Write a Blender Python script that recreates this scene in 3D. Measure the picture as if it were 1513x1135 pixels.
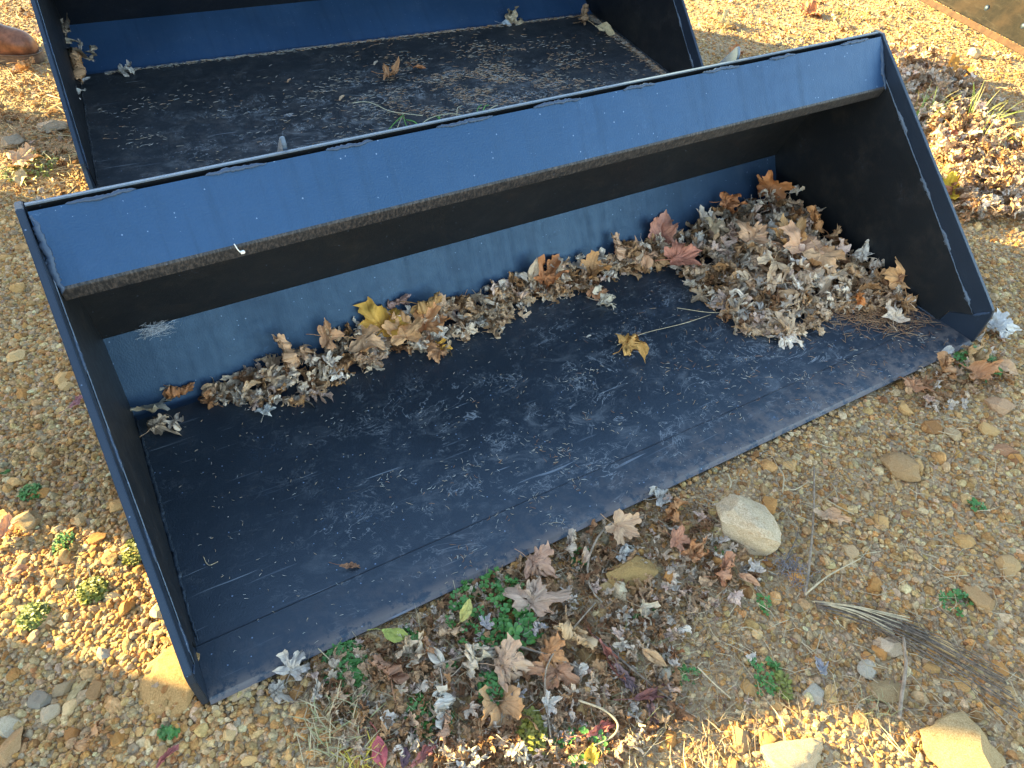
import bpy, bmesh, math, random
import numpy as np
from mathutils import Vector, Matrix, Euler, noise as mnoise
R = math.radians
rng = np.random.default_rng(7)
random.seed(7)
for o in list(bpy.data.objects): bpy.data.objects.remove(o)
scene = bpy.context.scene
COL = scene.collection

# ------------------------------------------------------------------ camera
CP = np.array([0.15737, -0.69281, 1.32208]); YAW, PIT, ROL, F = 0.555854, 0.775558, 0.058093, 1073.4
_f = np.array([math.sin(YAW)*math.cos(PIT), math.cos(YAW)*math.cos(PIT), -math.sin(PIT)])
_r = np.array([math.cos(YAW), -math.sin(YAW), 0.0]); _u = np.cross(_r, _f)
RT = math.cos(ROL)*_r + math.sin(ROL)*_u; UP = -math.sin(ROL)*_r + math.cos(ROL)*_u
cam = bpy.data.cameras.new('camera'); cam.sensor_width = 36; cam.lens = 36*F/1513; cam.clip_start = .02; cam.clip_end = 2000
camo = bpy.data.objects.new('camera', cam); COL.objects.link(camo)
m = Matrix.Identity(4)
for i in range(3):
    m[i][0] = RT[i]; m[i][1] = UP[i]; m[i][2] = -_f[i]; m[i][3] = CP[i]
camo.matrix_world = m
scene.camera = camo

# ------------------------------------------------------------------ light
SUN_EL = R(18.5); LX, LY = .72, -.69           # light travels towards +x, -y
w = bpy.data.worlds.new('World'); scene.world = w; w.use_nodes = True
nt = w.node_tree; bg = nt.nodes['Background']
sky = nt.nodes.new('ShaderNodeTexSky'); sky.sky_type = 'NISHITA'; sky.sun_disc = False
sky.sun_elevation = SUN_EL; sky.sun_rotation = math.atan2(-LX, -LY)
sky.air_density = 1.0; sky.dust_density = .6; sky.ozone_density = 1.6
tn = nt.nodes.new('ShaderNodeMix'); tn.data_type = 'RGBA'; tn.blend_type = 'MULTIPLY'; tn.inputs[0].default_value = 1; tn.inputs[7].default_value = (1.13, 1.0, .84, 1)
nt.links.new(sky.outputs[0], tn.inputs[6]); nt.links.new(tn.outputs[2], bg.inputs[0]); bg.inputs[1].default_value = .13
sl = bpy.data.lights.new('sun', 'SUN'); sl.energy = 5.0; sl.angle = R(.6); sl.color = (1, .80, .34)
so = bpy.data.objects.new('sun', sl); COL.objects.link(so)
d = Vector((LX*math.cos(SUN_EL), LY*math.cos(SUN_EL), -math.sin(SUN_EL)))
so.rotation_euler = d.to_track_quat('-Z', 'Y').to_euler()
scene.view_settings.view_transform = 'Standard'; scene.view_settings.look = 'None'
scene.view_settings.exposure = 2.8; scene.view_settings.gamma = 1; scene.view_settings.use_curve_mapping = False

# ------------------------------------------------------------------ helpers
W = 2.13
def gp(px, py, z=-.012):
    d = _f + RT*(px-756.5)/F - UP*(py-567.5)/F
    return CP + d*((z-CP[2])/d[2])
def tag(o, label=None, cat=None, group=None, kind=None):
    if label and len(label.replace('-', ' ').split()) > 15: print('LONG', label)
    if label:
        o['label'] = label
        if len(label.split()) > 15: print('LONG', label)
    if cat: o['category'] = cat
    if group: o['group'] = group
    if kind: o['kind'] = kind
    return o
def link(name, me, mat=None, parent=None):
    o = bpy.data.objects.new(name, me); COL.objects.link(o)
    if mat is not None and me is not None and not me.materials: me.materials.append(mat)
    if parent is not None: o.parent = parent
    return o
def mk(name, V, Fc, smooth=False):
    me = bpy.data.meshes.new(name); me.from_pydata([tuple(map(float, v)) for v in V], [], [tuple(f) for f in Fc]); me.update()
    if smooth: me.shade_smooth()
    return me
def empty(name, loc=(0, 0, 0), rot=(0, 0, 0)):
    o = bpy.data.objects.new(name, None); COL.objects.link(o); o.location = loc; o.rotation_euler = rot; o.empty_display_size = .05
    return o
def fbm(V, s, amp, seed=0):
    off = Vector((seed*13.7, seed*7.1, seed*3.3))
    return np.array([mnoise.fractal(Vector(v)*s+off, 1.0, 2.0, 3)*amp for v in V])

# ------------------------------------------------------------------ node helpers
def newmat(name):
    m = bpy.data.materials.new(name); m.use_nodes = True; n = m.node_tree; b = n.nodes['Principled BSDF']
    return m, n, b
def N(n, t, **k):
    x = n.nodes.new(t)
    for a, v in k.items(): setattr(x, a, v)
    return x
def setin(x, i, v, n):
    if hasattr(v, 'links') or isinstance(v, bpy.types.NodeSocket): n.links.new(v, x.inputs[i])
    elif v is not None: x.inputs[i].default_value = v
def math_(n, op, a, b=None, c=None, clamp=False):
    x = N(n, 'ShaderNodeMath', operation=op, use_clamp=clamp); setin(x, 0, a, n)
    if b is not None: setin(x, 1, b, n)
    if c is not None: setin(x, 2, c, n)
    return x.outputs[0]
def mix(n, f, a, b, mode='MIX'):
    x = N(n, 'ShaderNodeMix', data_type='RGBA', blend_type=mode)
    setin(x, 0, f, n); setin(x, 6, a, n); setin(x, 7, b, n); return x.outputs[2]
def scal(c, f): return [k*f for k in c]
def c4(c): return (c[0], c[1], c[2], 1)
def noise(n, vec, s, d=4, r=.55, dist=0):
    x = N(n, 'ShaderNodeTexNoise'); x.inputs['Scale'].default_value = s; x.inputs['Detail'].default_value = d
    x.inputs['Roughness'].default_value = r; x.inputs['Distortion'].default_value = dist
    if vec is not None: n.links.new(vec, x.inputs['Vector'])
    return x
def ramp(n, v, a, b, c0=0, c1=1):
    x = N(n, 'ShaderNodeMapRange', interpolation_type='SMOOTHSTEP'); setin(x, 0, v, n)
    x.inputs[1].default_value = a; x.inputs[2].default_value = b; x.inputs[3].default_value = c0; x.inputs[4].default_value = c1
    return x.outputs[0]
def bump(n, b, h, st, dist):
    x = N(n, 'ShaderNodeBump'); x.inputs['Strength'].default_value = st; x.inputs['Distance'].default_value = dist
    n.links.new(h, x.inputs['Height']); n.links.new(x.outputs[0], b.inputs['Normal'])
def objco(n): return N(n, 'ShaderNodeTexCoord').outputs['Object']

# ------------------------------------------------------------------ materials
def steel(name, base=(.014, .022, .040), rough=.4, scuff=0., dust=0., speck=.5, dustcol=(.20, .15, .105), grain=0., front=0., spec=.5, warp=1., tint=(.62, .80, 1)):
    m, n, b = newmat(name); co = objco(n)
    n1 = noise(n, co, 2.2, 5, .6).outputs[0]; n2 = noise(n, co, 38, 4, .6).outputs[0]
    n3 = noise(n, co, 260, 2, .5).outputs[0]
    col = mix(n, ramp(n, n1, .35, .7), c4(base), c4([c*1.3 for c in base]))
    rg = math_(n, 'ADD', ramp(n, n1, .3, .7, rough-.05, rough+.07), ramp(n, n2, .3, .7, -.03, .05))
    # pale specks of dust and overspray
    vo = N(n, 'ShaderNodeTexVoronoi'); vo.inputs['Scale'].default_value = 95; n.links.new(co, vo.inputs['Vector'])
    sep = N(n, 'ShaderNodeSeparateColor'); n.links.new(vo.outputs['Color'], sep.inputs[0])
    thr = math_(n, 'MULTIPLY', ramp(n, sep.outputs[0], .86 - .06*speck, 1., 0, .17), 1.)
    sp = math_(n, 'LESS_THAN', vo.outputs['Distance'], thr)
    col = mix(n, math_(n, 'MULTIPLY', sp, .55*min(1, speck*1.4)), col, (.24, .34, .52, 1))
    vb = N(n, 'ShaderNodeTexVoronoi'); vb.inputs['Scale'].default_value = 14; n.links.new(co, vb.inputs['Vector'])
    wn = noise(n, co, 6, 3, .6).outputs[0]
    bl = math_(n, 'MULTIPLY', ramp(n, noise(n, co, 130, 3, .7).outputs[0], .56, .66), ramp(n, wn, .58, .72))
    col = mix(n, math_(n, 'MULTIPLY', bl, .25*speck), col, (.15, .27, .50, 1))
    if scuff > 0:
        mp = N(n, 'ShaderNodeMapping'); mp.inputs['Scale'].default_value = (1, 1.6, 1); mp.inputs['Rotation'].default_value = (0, 0, .35)
        n.links.new(co, mp.inputs[0]); v = mp.outputs[0]
        tot = None
        for s, wd, dd, lo, hi, k in ((4.5, .010, 1.6, .50, .60, .9), (9, .016, 2.0, .52, .62, .9), (19, .024, 1.6, .54, .64, .7), (40, .05, 1.2, .56, .66, .4)):
            f = noise(n, v, s, 5, .6, dd).outputs[0]
            l = math_(n, 'ABSOLUTE', math_(n, 'SUBTRACT', f, .5))
            l = ramp(n, l, 0, wd, 1, 0)
            msk = ramp(n, noise(n, co, s*.55+.7, 3, .6).outputs[0], lo, hi)
            l = math_(n, 'MULTIPLY', math_(n, 'MULTIPLY', l, msk), k)
            tot = l if tot is None else math_(n, 'MAXIMUM', tot, l)
        # cloudy rubbed haze
        hz = math_(n, 'MULTIPLY', ramp(n, noise(n, v, 9, 7, .72, .8).outputs[0], .5, .74), .34)
        tot = math_(n, 'MAXIMUM', tot, hz)
        sx0 = N(n, 'ShaderNodeSeparateXYZ'); n.links.new(co, sx0.inputs[0])
        ex = math_(n, 'DIVIDE', math_(n, 'SUBTRACT', sx0.outputs[0], 1.15), .95); ey = math_(n, 'DIVIDE', math_(n, 'SUBTRACT', sx0.outputs[1], .28), .42)
        er = math_(n, 'ADD', math_(n, 'MULTIPLY', ex, ex), math_(n, 'MULTIPLY', ey, ey))
        er = math_(n, 'ADD', er, math_(n, 'MULTIPLY', math_(n, 'SUBTRACT', noise(n, co, 2.6, 4, .6).outputs[0], .5), 2.6))
        pm = ramp(n, er, .2, 1.3, 1, .18)
        tot = math_(n, 'MULTIPLY', math_(n, 'MULTIPLY', tot, pm), scuff)
        col = mix(n, math_(n, 'MINIMUM', tot, 1), col, (.27, .29, .31, 1))
        rg = math_(n, 'ADD', rg, math_(n, 'MULTIPLY', tot, .25))
        s2 = noise(n, v, 24, 6, .7, 2.0).outputs[0]
        dm = math_(n, 'MULTIPLY', ramp(n, s2, .56, .70), ramp(n, noise(n, co, 2.4, 3, .6).outputs[0], .46, .66))
        col = mix(n, math_(n, 'MULTIPLY', dm, .38*scuff), col, c4(dustcol))
        for rz_, sc_, th_ in ((-.9, 34, .70), (1.45, 48, .71), (.25, 40, .72)):
            mp5 = N(n, 'ShaderNodeMapping'); mp5.inputs['Scale'].default_value = (1.3, sc_, 1); mp5.inputs['Rotation'].default_value = (0, 0, rz_)
            wob_ = mix(n, .035, co, noise(n, co, 3, 2, .5).outputs['Color']); n.links.new(wob_, mp5.inputs[0])
            dl_ = math_(n, 'MULTIPLY', ramp(n, noise(n, mp5.outputs[0], 2.2, 2, .5).outputs[0], th_, th_+.03), ramp(n, noise(n, co, 5, 2, .5).outputs[0], .45, .6))
            col = mix(n, math_(n, 'MULTIPLY', dl_, .5), col, (.26, .30, .35, 1))
        # straight drag marks
        mp2 = N(n, 'ShaderNodeMapping'); mp2.inputs['Scale'].default_value = (3, 60, 3); mp2.inputs['Rotation'].default_value = (0, 0, 1.0)
        n.links.new(co, mp2.inputs[0])
        dr = ramp(n, noise(n, mp2.outputs[0], 1.5, 2, .5).outputs[0], .68, .74)
        col = mix(n, math_(n, 'MULTIPLY', dr, .16), col, (.25, .3, .37, 1))
    if front > 0:
        sx = N(n, 'ShaderNodeSeparateXYZ'); n.links.new(co, sx.inputs[0])
        fm = ramp(n, sx.outputs[1], .0, .17, 1, 0)
        fx = ramp(n, sx.outputs[0], .6, 1.7, .25, 1)
        ed = ramp(n, sx.outputs[1], 0, .035, 1, 0)
        dn = noise(n, co, 26, 6, .75).outputs[0]
        a1 = math_(n, 'MULTIPLY', math_(n, 'MULTIPLY', fm, fx), ramp(n, dn, .42, .62))
        a2 = math_(n, 'MULTIPLY', ed, ramp(n, dn, .40, .52))
        d_ = math_(n, 'MULTIPLY', math_(n, 'MAXIMUM', a1, a2), .6*front, clamp=True)
        col = mix(n, d_, col, (.215, .165, .135, 1))
        rg = math_(n, 'ADD', rg, math_(n, 'MULTIPLY', d_, .35))
    if dust > 0:
        dn = noise(n, co, 12, 8, .75).outputs[0]
        dd = math_(n, 'MULTIPLY', ramp(n, dn, .45, .72), dust)
        col = mix(n, dd, col, c4(dustcol)); rg = math_(n, 'ADD', rg, math_(n, 'MULTIPLY', dd, .3))
    if speck > .6 and scuff == 0:
        mp4 = N(n, 'ShaderNodeMapping'); mp4.inputs['Scale'].default_value = (22, 1.6, 1.6); n.links.new(co, mp4.inputs[0])
        st = noise(n, mp4.outputs[0], 1.2, 5, .7).outputs[0]
        col = mix(n, ramp(n, st, .50, .75, 0, .30), col, c4([q*.35 for q in base])); rg = math_(n, 'ADD', rg, ramp(n, st, .4, .7, 0, .10))
        sc = noise(n, co, 13, 4, .6, 3.).outputs[0]; sl_ = ramp(n, math_(n, 'ABSOLUTE', math_(n, 'SUBTRACT', sc, .5)), 0, .006, 1, 0)
        sl_ = math_(n, 'MULTIPLY', sl_, ramp(n, noise(n, co, 7, 2, .5).outputs[0], .62, .70))
        col = mix(n, math_(n, 'MULTIPLY', sl_, .45), col, (.20, .32, .50, 1))
    if grain > 0:
        mp3 = N(n, 'ShaderNodeMapping'); mp3.inputs['Scale'].default_value = (160, 60, 60); mp3.inputs['Rotation'].default_value = (.3, .5, .4)
        n.links.new(co, mp3.inputs[0])
        g = noise(n, mp3.outputs[0], 1.4, 4, .7).outputs[0]
        col = mix(n, math_(n, 'MULTIPLY', ramp(n, g, .40, .70), grain), col, (.20, .17, .15, 1))
    n.links.new(col, b.inputs['Base Color']); n.links.new(rg, b.inputs['Roughness'])
    b.inputs['Specular IOR Level'].default_value = spec; b.inputs['Specular Tint'].default_value = c4(tint)
    h = math_(n, 'ADD', math_(n, 'MULTIPLY', n3, .6), math_(n, 'MULTIPLY', n1, 2.5*warp))
    bump(n, b, h, .22, .004)
    return m
M = {}
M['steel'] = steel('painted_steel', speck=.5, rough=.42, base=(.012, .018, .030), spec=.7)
M['panel'] = steel('panel_painted_sky', speck=.7, rough=.42, base=(.012, .034, .088), spec=.88, tint=(.36, .64, .95), dust=.05, dustcol=(.10, .15, .24))  # black paint; blue base and tint paint in the reflected sky
M['lower'] = steel('lower_back_painted_sky', speck=.8, rough=.44, base=(.011, .024, .052), spec=.85, tint=(.40, .66, .95), dust=.10, dustcol=(.12, .15, .20))  # blue base paints the sky reflection onto the lower half of the black back
M['rearlower_sky'] = steel('rear_lower_painted_sky', speck=1., rough=.44, base=(.024, .060, .135), spec=.9, tint=(.38, .64, 1), dust=.10, dustcol=(.12, .15, .20))  # bluer still: sky reflection put into the rear bucket's base colour
M['upper'] = steel('upper_back_painted_shade', speck=.3, rough=.5, base=(.012, .0125, .0135), spec=.4, dust=.05)  # same paint as the lower back, kept black for the shaded overhang
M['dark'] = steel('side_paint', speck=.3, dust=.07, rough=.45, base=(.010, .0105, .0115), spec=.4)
M['floor'] = steel('floor_paint', scuff=.85, front=.9, speck=1., rough=.40, base=(.016, .023, .033), spec=.75)
M['rearfloor'] = steel('rear_floor_paint', scuff=1.3, front=.2, dust=.28, speck=1.0, rough=.42, base=(.022, .026, .031), dustcol=(.16, .14, .125), spec=.4)
M['return'] = steel('brushed_lip', grain=.35, speck=.2, rough=.5, base=(.020, .019, .019), spec=.4)
M['weld'] = steel('weld_paint', speck=1.0, rough=.45, base=(.030, .048, .085), spec=.7)
M['weldlight'] = steel('scuffed_weld', speck=1.0, rough=.45, base=(.075, .095, .125), spec=.7)
M['edge'] = steel('edge_highlight_and_hooks', speck=.8, rough=.40, base=(.09, .12, .16), spec=.8)  # pale tone for hooks and rim, also painting the plate edge highlight

def plain(name, col, rough=.6, var=.3, scale=40, bst=.3, bd=.002, spec=.4):
    m, n, b = newmat(name); co = objco(n)
    f = noise(n, co, scale, 6, .65).outputs[0]
    c = mix(n, ramp(n, f, .3, .7), c4([x*(1-var) for x in col]), c4([min(1, x*(1+var)) for x in col]))
    n.links.new(c, b.inputs['Base Color']); b.inputs['Roughness'].default_value = rough; b.inputs['Specular IOR Level'].default_value = spec
    bump(n, b, f, bst, bd); return m
def colored(name, inst, rough=.85, kind='stone'):
    """base colour carried by the object (obj.color) or by the instance point"""
    m, n, b = newmat(name); co = objco(n)
    if inst:
        at = N(n, 'ShaderNodeAttribute', attribute_type='INSTANCER', attribute_name='col'); base = at.outputs['Color']
        rnd = at.outputs['Fac']
    else:
        oi = N(n, 'ShaderNodeObjectInfo'); base = oi.outputs['Color']; rnd = oi.outputs['Random']
    b.inputs['Roughness'].default_value = rough; b.inputs['Specular IOR Level'].default_value = .25
    if kind == 'stone':
        sc = 2.2 if inst else 30
        f = noise(n, co, sc, 6, .7).outputs[0]; f2 = noise(n, co, sc*4.5, 3, .7).outputs[0]
        c = mix(n, ramp(n, f, .3, .7), mix(n, 1, base, (.66, .60, .52, 1), 'MULTIPLY'), mix(n, 1, base, (1.25, 1.25, 1.25, 1), 'MULTIPLY'))
        c = mix(n, ramp(n, f2, .62, .74, 0, .5), c, mix(n, 1, c, (.5, .40, .30, 1), 'MULTIPLY'))
        if not inst:
            f3 = noise(n, co, 9, 5, .7, .6).outputs[0]
            c = mix(n, ramp(n, f3, .52, .68, 0, .6), c, mix(n, 1, c, (.72, .54, .36, 1), 'MULTIPLY'))
            vv = N(n, 'ShaderNodeTexVoronoi', feature='DISTANCE_TO_EDGE'); vv.inputs['Scale'].default_value = 22
            wv = noise(n, co, 12, 3, .6); vm = mix(n, .06, co, wv.outputs['Color']); n.links.new(vm, vv.inputs['Vector'])
            cr = math_(n, 'MULTIPLY', ramp(n, vv.outputs['Distance'], 0, .02, 1, 0), ramp(n, f3, .45, .6))
            c = mix(n, math_(n, 'MULTIPLY', cr, .5), c, (.09, .065, .04, 1))
        bump(n, b, f2, .5, .12 if inst else .004)
    elif kind == 'leaf':
        tc = N(n, 'ShaderNodeTexCoord'); uv = tc.outputs['UV']
        sx = N(n, 'ShaderNodeSeparateXYZ'); n.links.new(uv, sx.inputs[0])
        f = noise(n, uv, 2.6, 5, .7).outputs[0]; f2 = noise(n, uv, 11, 4, .7).outputs[0]
        c = mix(n, ramp(n, f, .32, .68), mix(n, 1, base, (.80, .72, .62, 1), 'MULTIPLY'), mix(n, 1, base, (1.2, 1.18, 1.14, 1), 'MULTIPLY'))
        c = mix(n, ramp(n, f2, .62, .74, 0, .5), c, mix(n, 1, base, (.40, .28, .18, 1), 'MULTIPLY'))
        tot = None
        for a in (0, 48, -48, 100, -100):
            ca, sa = math.cos(R(a)), math.sin(R(a))
            al = math_(n, 'ADD', math_(n, 'MULTIPLY', sx.outputs[1], ca), math_(n, 'MULTIPLY', sx.outputs[0], sa))
            pe = math_(n, 'ABSOLUTE', math_(n, 'SUBTRACT', math_(n, 'MULTIPLY', sx.outputs[0], ca), math_(n, 'MULTIPLY', sx.outputs[1], sa)))
            l = math_(n, 'MULTIPLY', ramp(n, pe, .008, .03, 1, 0), math_(n, 'GREATER_THAN', al, 0))
            # side veins herringbone
            hb = math_(n, 'FRACT', math_(n, 'MULTIPLY', math_(n, 'SUBTRACT', al, pe), 7.))
            hb = math_(n, 'MULTIPLY', math_(n, 'LESS_THAN', hb, .12), math_(n, 'MULTIPLY', math_(n, 'GREATER_THAN', al, 0), ramp(n, pe, .1, .28, .5, 0)))
            l = math_(n, 'MAXIMUM', l, hb)
            tot = l if tot is None else math_(n, 'MAXIMUM', tot, l)
        geo = N(n, 'ShaderNodeNewGeometry')
        c = mix(n, math_(n, 'MULTIPLY', tot, .4), c, mix(n, 1, base, (.55, .42, .30, 1), 'MULTIPLY'))
        c = mix(n, math_(n, 'MULTIPLY', geo.outputs['Backfacing'], .35), c, mix(n, 1, base, (1.1, 1.15, 1.2, 1), 'MULTIPLY'))
        bump(n, b, math_(n, 'ADD', f2, math_(n, 'MULTIPLY', tot, .5)), .5, .05 if inst else .003)
        tr = N(n, 'ShaderNodeBsdfTranslucent'); n.links.new(c, tr.inputs[0])
        ms = N(n, 'ShaderNodeMixShader'); ms.inputs[0].default_value = .10
        n.links.new(b.outputs[0], ms.inputs[1]); n.links.new(tr.outputs[0], ms.inputs[2])
        n.links.new(ms.outputs[0], n.nodes['Material Output'].inputs['Surface'])
        b.inputs['Roughness'].default_value = .6; b.inputs['Specular IOR Level'].default_value = .35
    n.links.new(c, b.inputs['Base Color'])
    return m
M['pebble'] = colored('gravel_stone', True); M['stone'] = colored('stone', False)
M['leaf'] = colored('dead_leaf', False, kind='leaf'); M['leafs'] = colored('leaf_litter', True, kind='leaf')
M['twig'] = plain('dry_twig', (.26, .20, .14), .8, .4, 90)
M['twigdark'] = plain('dark_stem', (.15, .115, .085), .8, .6, 120)
M['twigpale'] = plain('pale_stalk', (.48, .38, .23), .7, .25, 90)
def flatcol(name, var=.25, rough=.6, attr='col'):
    m, n, b = newmat(name); at = N(n, 'ShaderNodeAttribute', attribute_name=attr)
    n.links.new(at.outputs['Color'], b.inputs['Base Color']); b.inputs['Roughness'].default_value = rough
    b.inputs['Specular IOR Level'].default_value = .3
    return m
M['vcol'] = flatcol('plant_fibre')
def greenmat(name, c):
    m, n, b = newmat(name); co = objco(n); f = noise(n, co, 70, 3, .6).outputs[0]; oi = N(n, 'ShaderNodeObjectInfo')
    k = mix(n, ramp(n, f, .3, .7), c4([x*.6 for x in c]), c4([x*1.35 for x in c]))
    k = mix(n, math_(n, 'MULTIPLY', oi.outputs['Random'], .5), k, c4([c[0]*1.9, c[1]*1.3, c[2]]))
    n.links.new(k, b.inputs['Base Color']); b.inputs['Roughness'].default_value = .5
    return m
M['clover'] = greenmat('clover_green', (.050, .17, .032)); M['moss'] = greenmat('weed_green', (.14, .17, .025))

# ------------------------------------------------------------------ ground sheet
def axis(lo, hi, step, far):
    a = list(np.arange(lo, hi+1e-6, step)); s = step; x = a[-1]; R_ = []
    while x < far: s *= 1.35; x += s; R_.append(x)
    s = step; x = a[0]; L_ = []
    while x > -far: s *= 1.35; x -= s; L_.append(x)
    return np.array(L_[::-1]+a+R_)
def under(x, y):
    """1 inside either bucket's footprint"""
    a = (x > -.05) & (x < W+.05) & (y > -.03) & (y < .95)
    return a
REAR = dict(loc=(.067, 1.821, 0), yaw=-.072, tilt=.059)
def rear_local(x, y):
    c, s = math.cos(REAR['yaw']), math.sin(REAR['yaw']); dx, dy = x-REAR['loc'][0], y-REAR['loc'][1]
    return c*dx+s*dy, -s*dx+c*dy
def GH(x, y):
    h = -.016 + .005*np.sin(x*5.1+1.3)*np.cos(y*4.3+.4) + .003*np.sin(x*13.+y*9.) + .0025*np.sin(y*17.-x*8.)
    return h
xs = axis(-1.4, 6.2, .05, 500); ys = axis(-1.6, 5.2, .05, 500)
X, Y = np.meshgrid(xs, ys, indexing='ij'); Z = GH(X, Y)
Z = np.where(under(X, Y), np.minimum(Z, -.020), Z); lx, ly = rear_local(X, Y)
Z = np.where((lx > -.05) & (lx < 2.55) & (ly > -.05) & (ly < 1.3), np.minimum(Z, -.024), Z)
nx, ny = X.shape; idx = np.arange(nx*ny).reshape(nx, ny)
Fq = np.stack([idx[:-1, :-1], idx[1:, :-1], idx[1:, 1:], idx[:-1, 1:]], -1).reshape(-1, 4)
gm = mk('ground', np.stack([X, Y, Z], -1).reshape(-1, 3), Fq.tolist(), True)
mg, n, b = newmat('dirt_ground'); co = objco(n)
f1 = noise(n, co, 1.3, 5, .6).outputs[0]; f2 = noise(n, co, 55, 6, .75).outputs[0]; f3 = noise(n, co, 6, 5, .65).outputs[0]
vo = N(n, 'ShaderNodeTexVoronoi'); vo.inputs['Scale'].default_value = 210; n.links.new(co, vo.inputs['Vector'])
sep = N(n, 'ShaderNodeSeparateColor'); n.links.new(vo.outputs['Color'], sep.inputs[0])
c = mix(n, ramp(n, f3, .35, .65), (.27, .17, .085, 1), (.38, .25, .135, 1))
c = mix(n, ramp(n, sep.outputs[0], .2, 1, 0, .75), c, (.50, .39, .24, 1))
c = mix(n, ramp(n, f2, .55, .72, 0, .6), c, (.12, .08, .05, 1))
n.links.new(c, b.inputs['Base Color']); b.inputs['Roughness'].default_value = .95; b.inputs['Specular IOR Level'].default_value = .15
bump(n, b, math_(n, 'SUBTRACT', f2, math_(n, 'MULTIPLY', vo.outputs['Distance'], .8)), .8, .004)
tag(link('ground', gm, mg), 'brown dirt under the gravel', None, None, 'structure')

# ------------------------------------------------------------------ bucket builder
def rounded(pts, rad, segs=5):
    """polyline with its inner corners rounded; rad per corner"""
    out = [np.array(pts[0], float)]
    for i in range(1, len(pts)-1):
        p = np.array(pts[i], float); a = np.array(pts[i-1], float)-p; c = np.array(pts[i+1], float)-p
        la, lc = np.linalg.norm(a), np.linalg.norm(c); a /= la; c /= lc
        r = rad[i-1] if isinstance(rad, (list, tuple)) else rad; r = min(r, la*.45, lc*.45)
        for k in range(segs+1):
            t = k/segs; out.append((1-t)**2*(p+a*r)+2*t*(1-t)*p+t*t*(p+c*r))
    out.append(np.array(pts[-1], float)); return np.array(out)
def sheet(name, pts, th, x0, x1, rad=.015, nx=24, side=1, wob=0.):
    """bent sheet: YZ polyline swept along X with thickness th to the right of travel (side=1)"""
    L = rounded(pts, rad) if len(pts) > 2 else np.array(pts, float)
    # subdivide long straight spans
    q = [L[0]]
    for a, c in zip(L[:-1], L[1:]):
        k = max(1, int(np.linalg.norm(c-a)/.06))
        for j in range(1, k+1): q.append(a+(c-a)*j/k)
    L = np.array(q); T_ = np.gradient(L, axis=0); T_ /= np.linalg.norm(T_, axis=1)[:, None]
    Nn = np.stack([T_[:, 1], -T_[:, 0]], 1)*side
    V = []; X_ = np.linspace(x0, x1, nx+1); m_ = len(L)
    for x in X_:
        for k, (p, nn) in enumerate(zip(L, Nn)):
            dz = wob*math.sin(x*3.1+k*.2)*math.sin(k/m_*3.1) if wob else 0
            V.append((x, p[0]+nn[0]*dz, p[1]+nn[1]*dz))
        for k, (p, nn) in enumerate(zip(L, Nn)):
            dz = (wob*math.sin(x*3.1+k*.2)*math.sin(k/m_*3.1) if wob else 0)+th
            V.append((x, p[0]+nn[0]*dz, p[1]+nn[1]*dz))
    Fc = []; S = 2*m_
    for i in range(nx):
        for k in range(m_-1):
            a = i*S+k; Fc.append((a, a+1, a+S+1, a+S)); c = i*S+m_+k; Fc.append((c, c+S, c+S+1, c+1))
        a = i*S; Fc.append((a, a+S, a+S+m_, a+m_)); a = i*S+m_-1; Fc.append((a, a+m_, a+S+m_, a+S))
    for i in (0, nx):
        for k in range(m_-1):
            a = i*S+k; f = (a, a+m_, a+m_+1, a+1); Fc.append(f if i == 0 else f[::-1])
    me = mk(name, V, Fc); me.shade_smooth()
    bm = bmesh.new(); bm.from_mesh(me); bmesh.ops.recalc_face_normals(bm, faces=bm.faces); bm.to_mesh(me); bm.free()
    me.set_sharp_from_angle(angle=R(35)); return me
def plate(name, poly, x0, x1, bev=.0015):
    """flat plate: polygon in YZ between x0 and x1, edges bevelled"""
    n_ = len(poly); V = [(x0, *p) for p in poly]+[(x1, *p) for p in poly]
    Fc = [tuple(range(n_)), tuple(range(2*n_-1, n_-1, -1))]+[(i, n_+i, n_+(i+1) % n_, (i+1) % n_) for i in range(n_)]
    me = mk(name, V, Fc); bm = bmesh.new(); bm.from_mesh(me)
    bmesh.ops.recalc_face_normals(bm, faces=bm.faces)
    if bev: bmesh.ops.bevel(bm, geom=list(bm.edges), offset=bev, segments=2, affect='EDGES')
    bm.to_mesh(me); bm.free(); return me
def bead(name, p0, p1, r, flat=.6, nrm=(0, 0, 1), seed=0):
    """lumpy hand-laid weld bead from p0 to p1"""
    rr = random.Random(seed); p0, p1 = Vector(p0), Vector(p1); L = (p1-p0).length; t = (p1-p0).normalized(); nr = Vector(nrm); nr = (nr-t*nr.dot(t)).normalized(); s = t.cross(nr)
    k = max(8, int(L/.0045)); V = []; Fc = []; ns = 8; wob = 0
    for i in range(k+1):
        f = i/k; env = min(1, math.sin(math.pi*max(.001, min(.999, f)))**.35*1.05); wob = .7*wob+.3*rr.uniform(-1, 1)*r*1.3
        q = r*env*(1+.22*(i % 2)+rr.uniform(-.22, .28))
        c_ = p0+t*(L*f)+s*wob
        for j in range(ns):
            a = 2*math.pi*j/ns; V.append(c_+s*(math.cos(a)*q)+nr*(math.sin(a)*q*flat)+t*(math.sin(a)*r*.25))
    for i in range(k):
        for j in range(ns): Fc.append((i*ns+j, i*ns+(j+1) % ns, (i+1)*ns+(j+1) % ns, (i+1)*ns+j))
    Fc.append(tuple(range(ns))[::-1]); Fc.append(tuple(k*ns+j for j in range(ns)))
    return mk(name, V, Fc, True)

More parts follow.
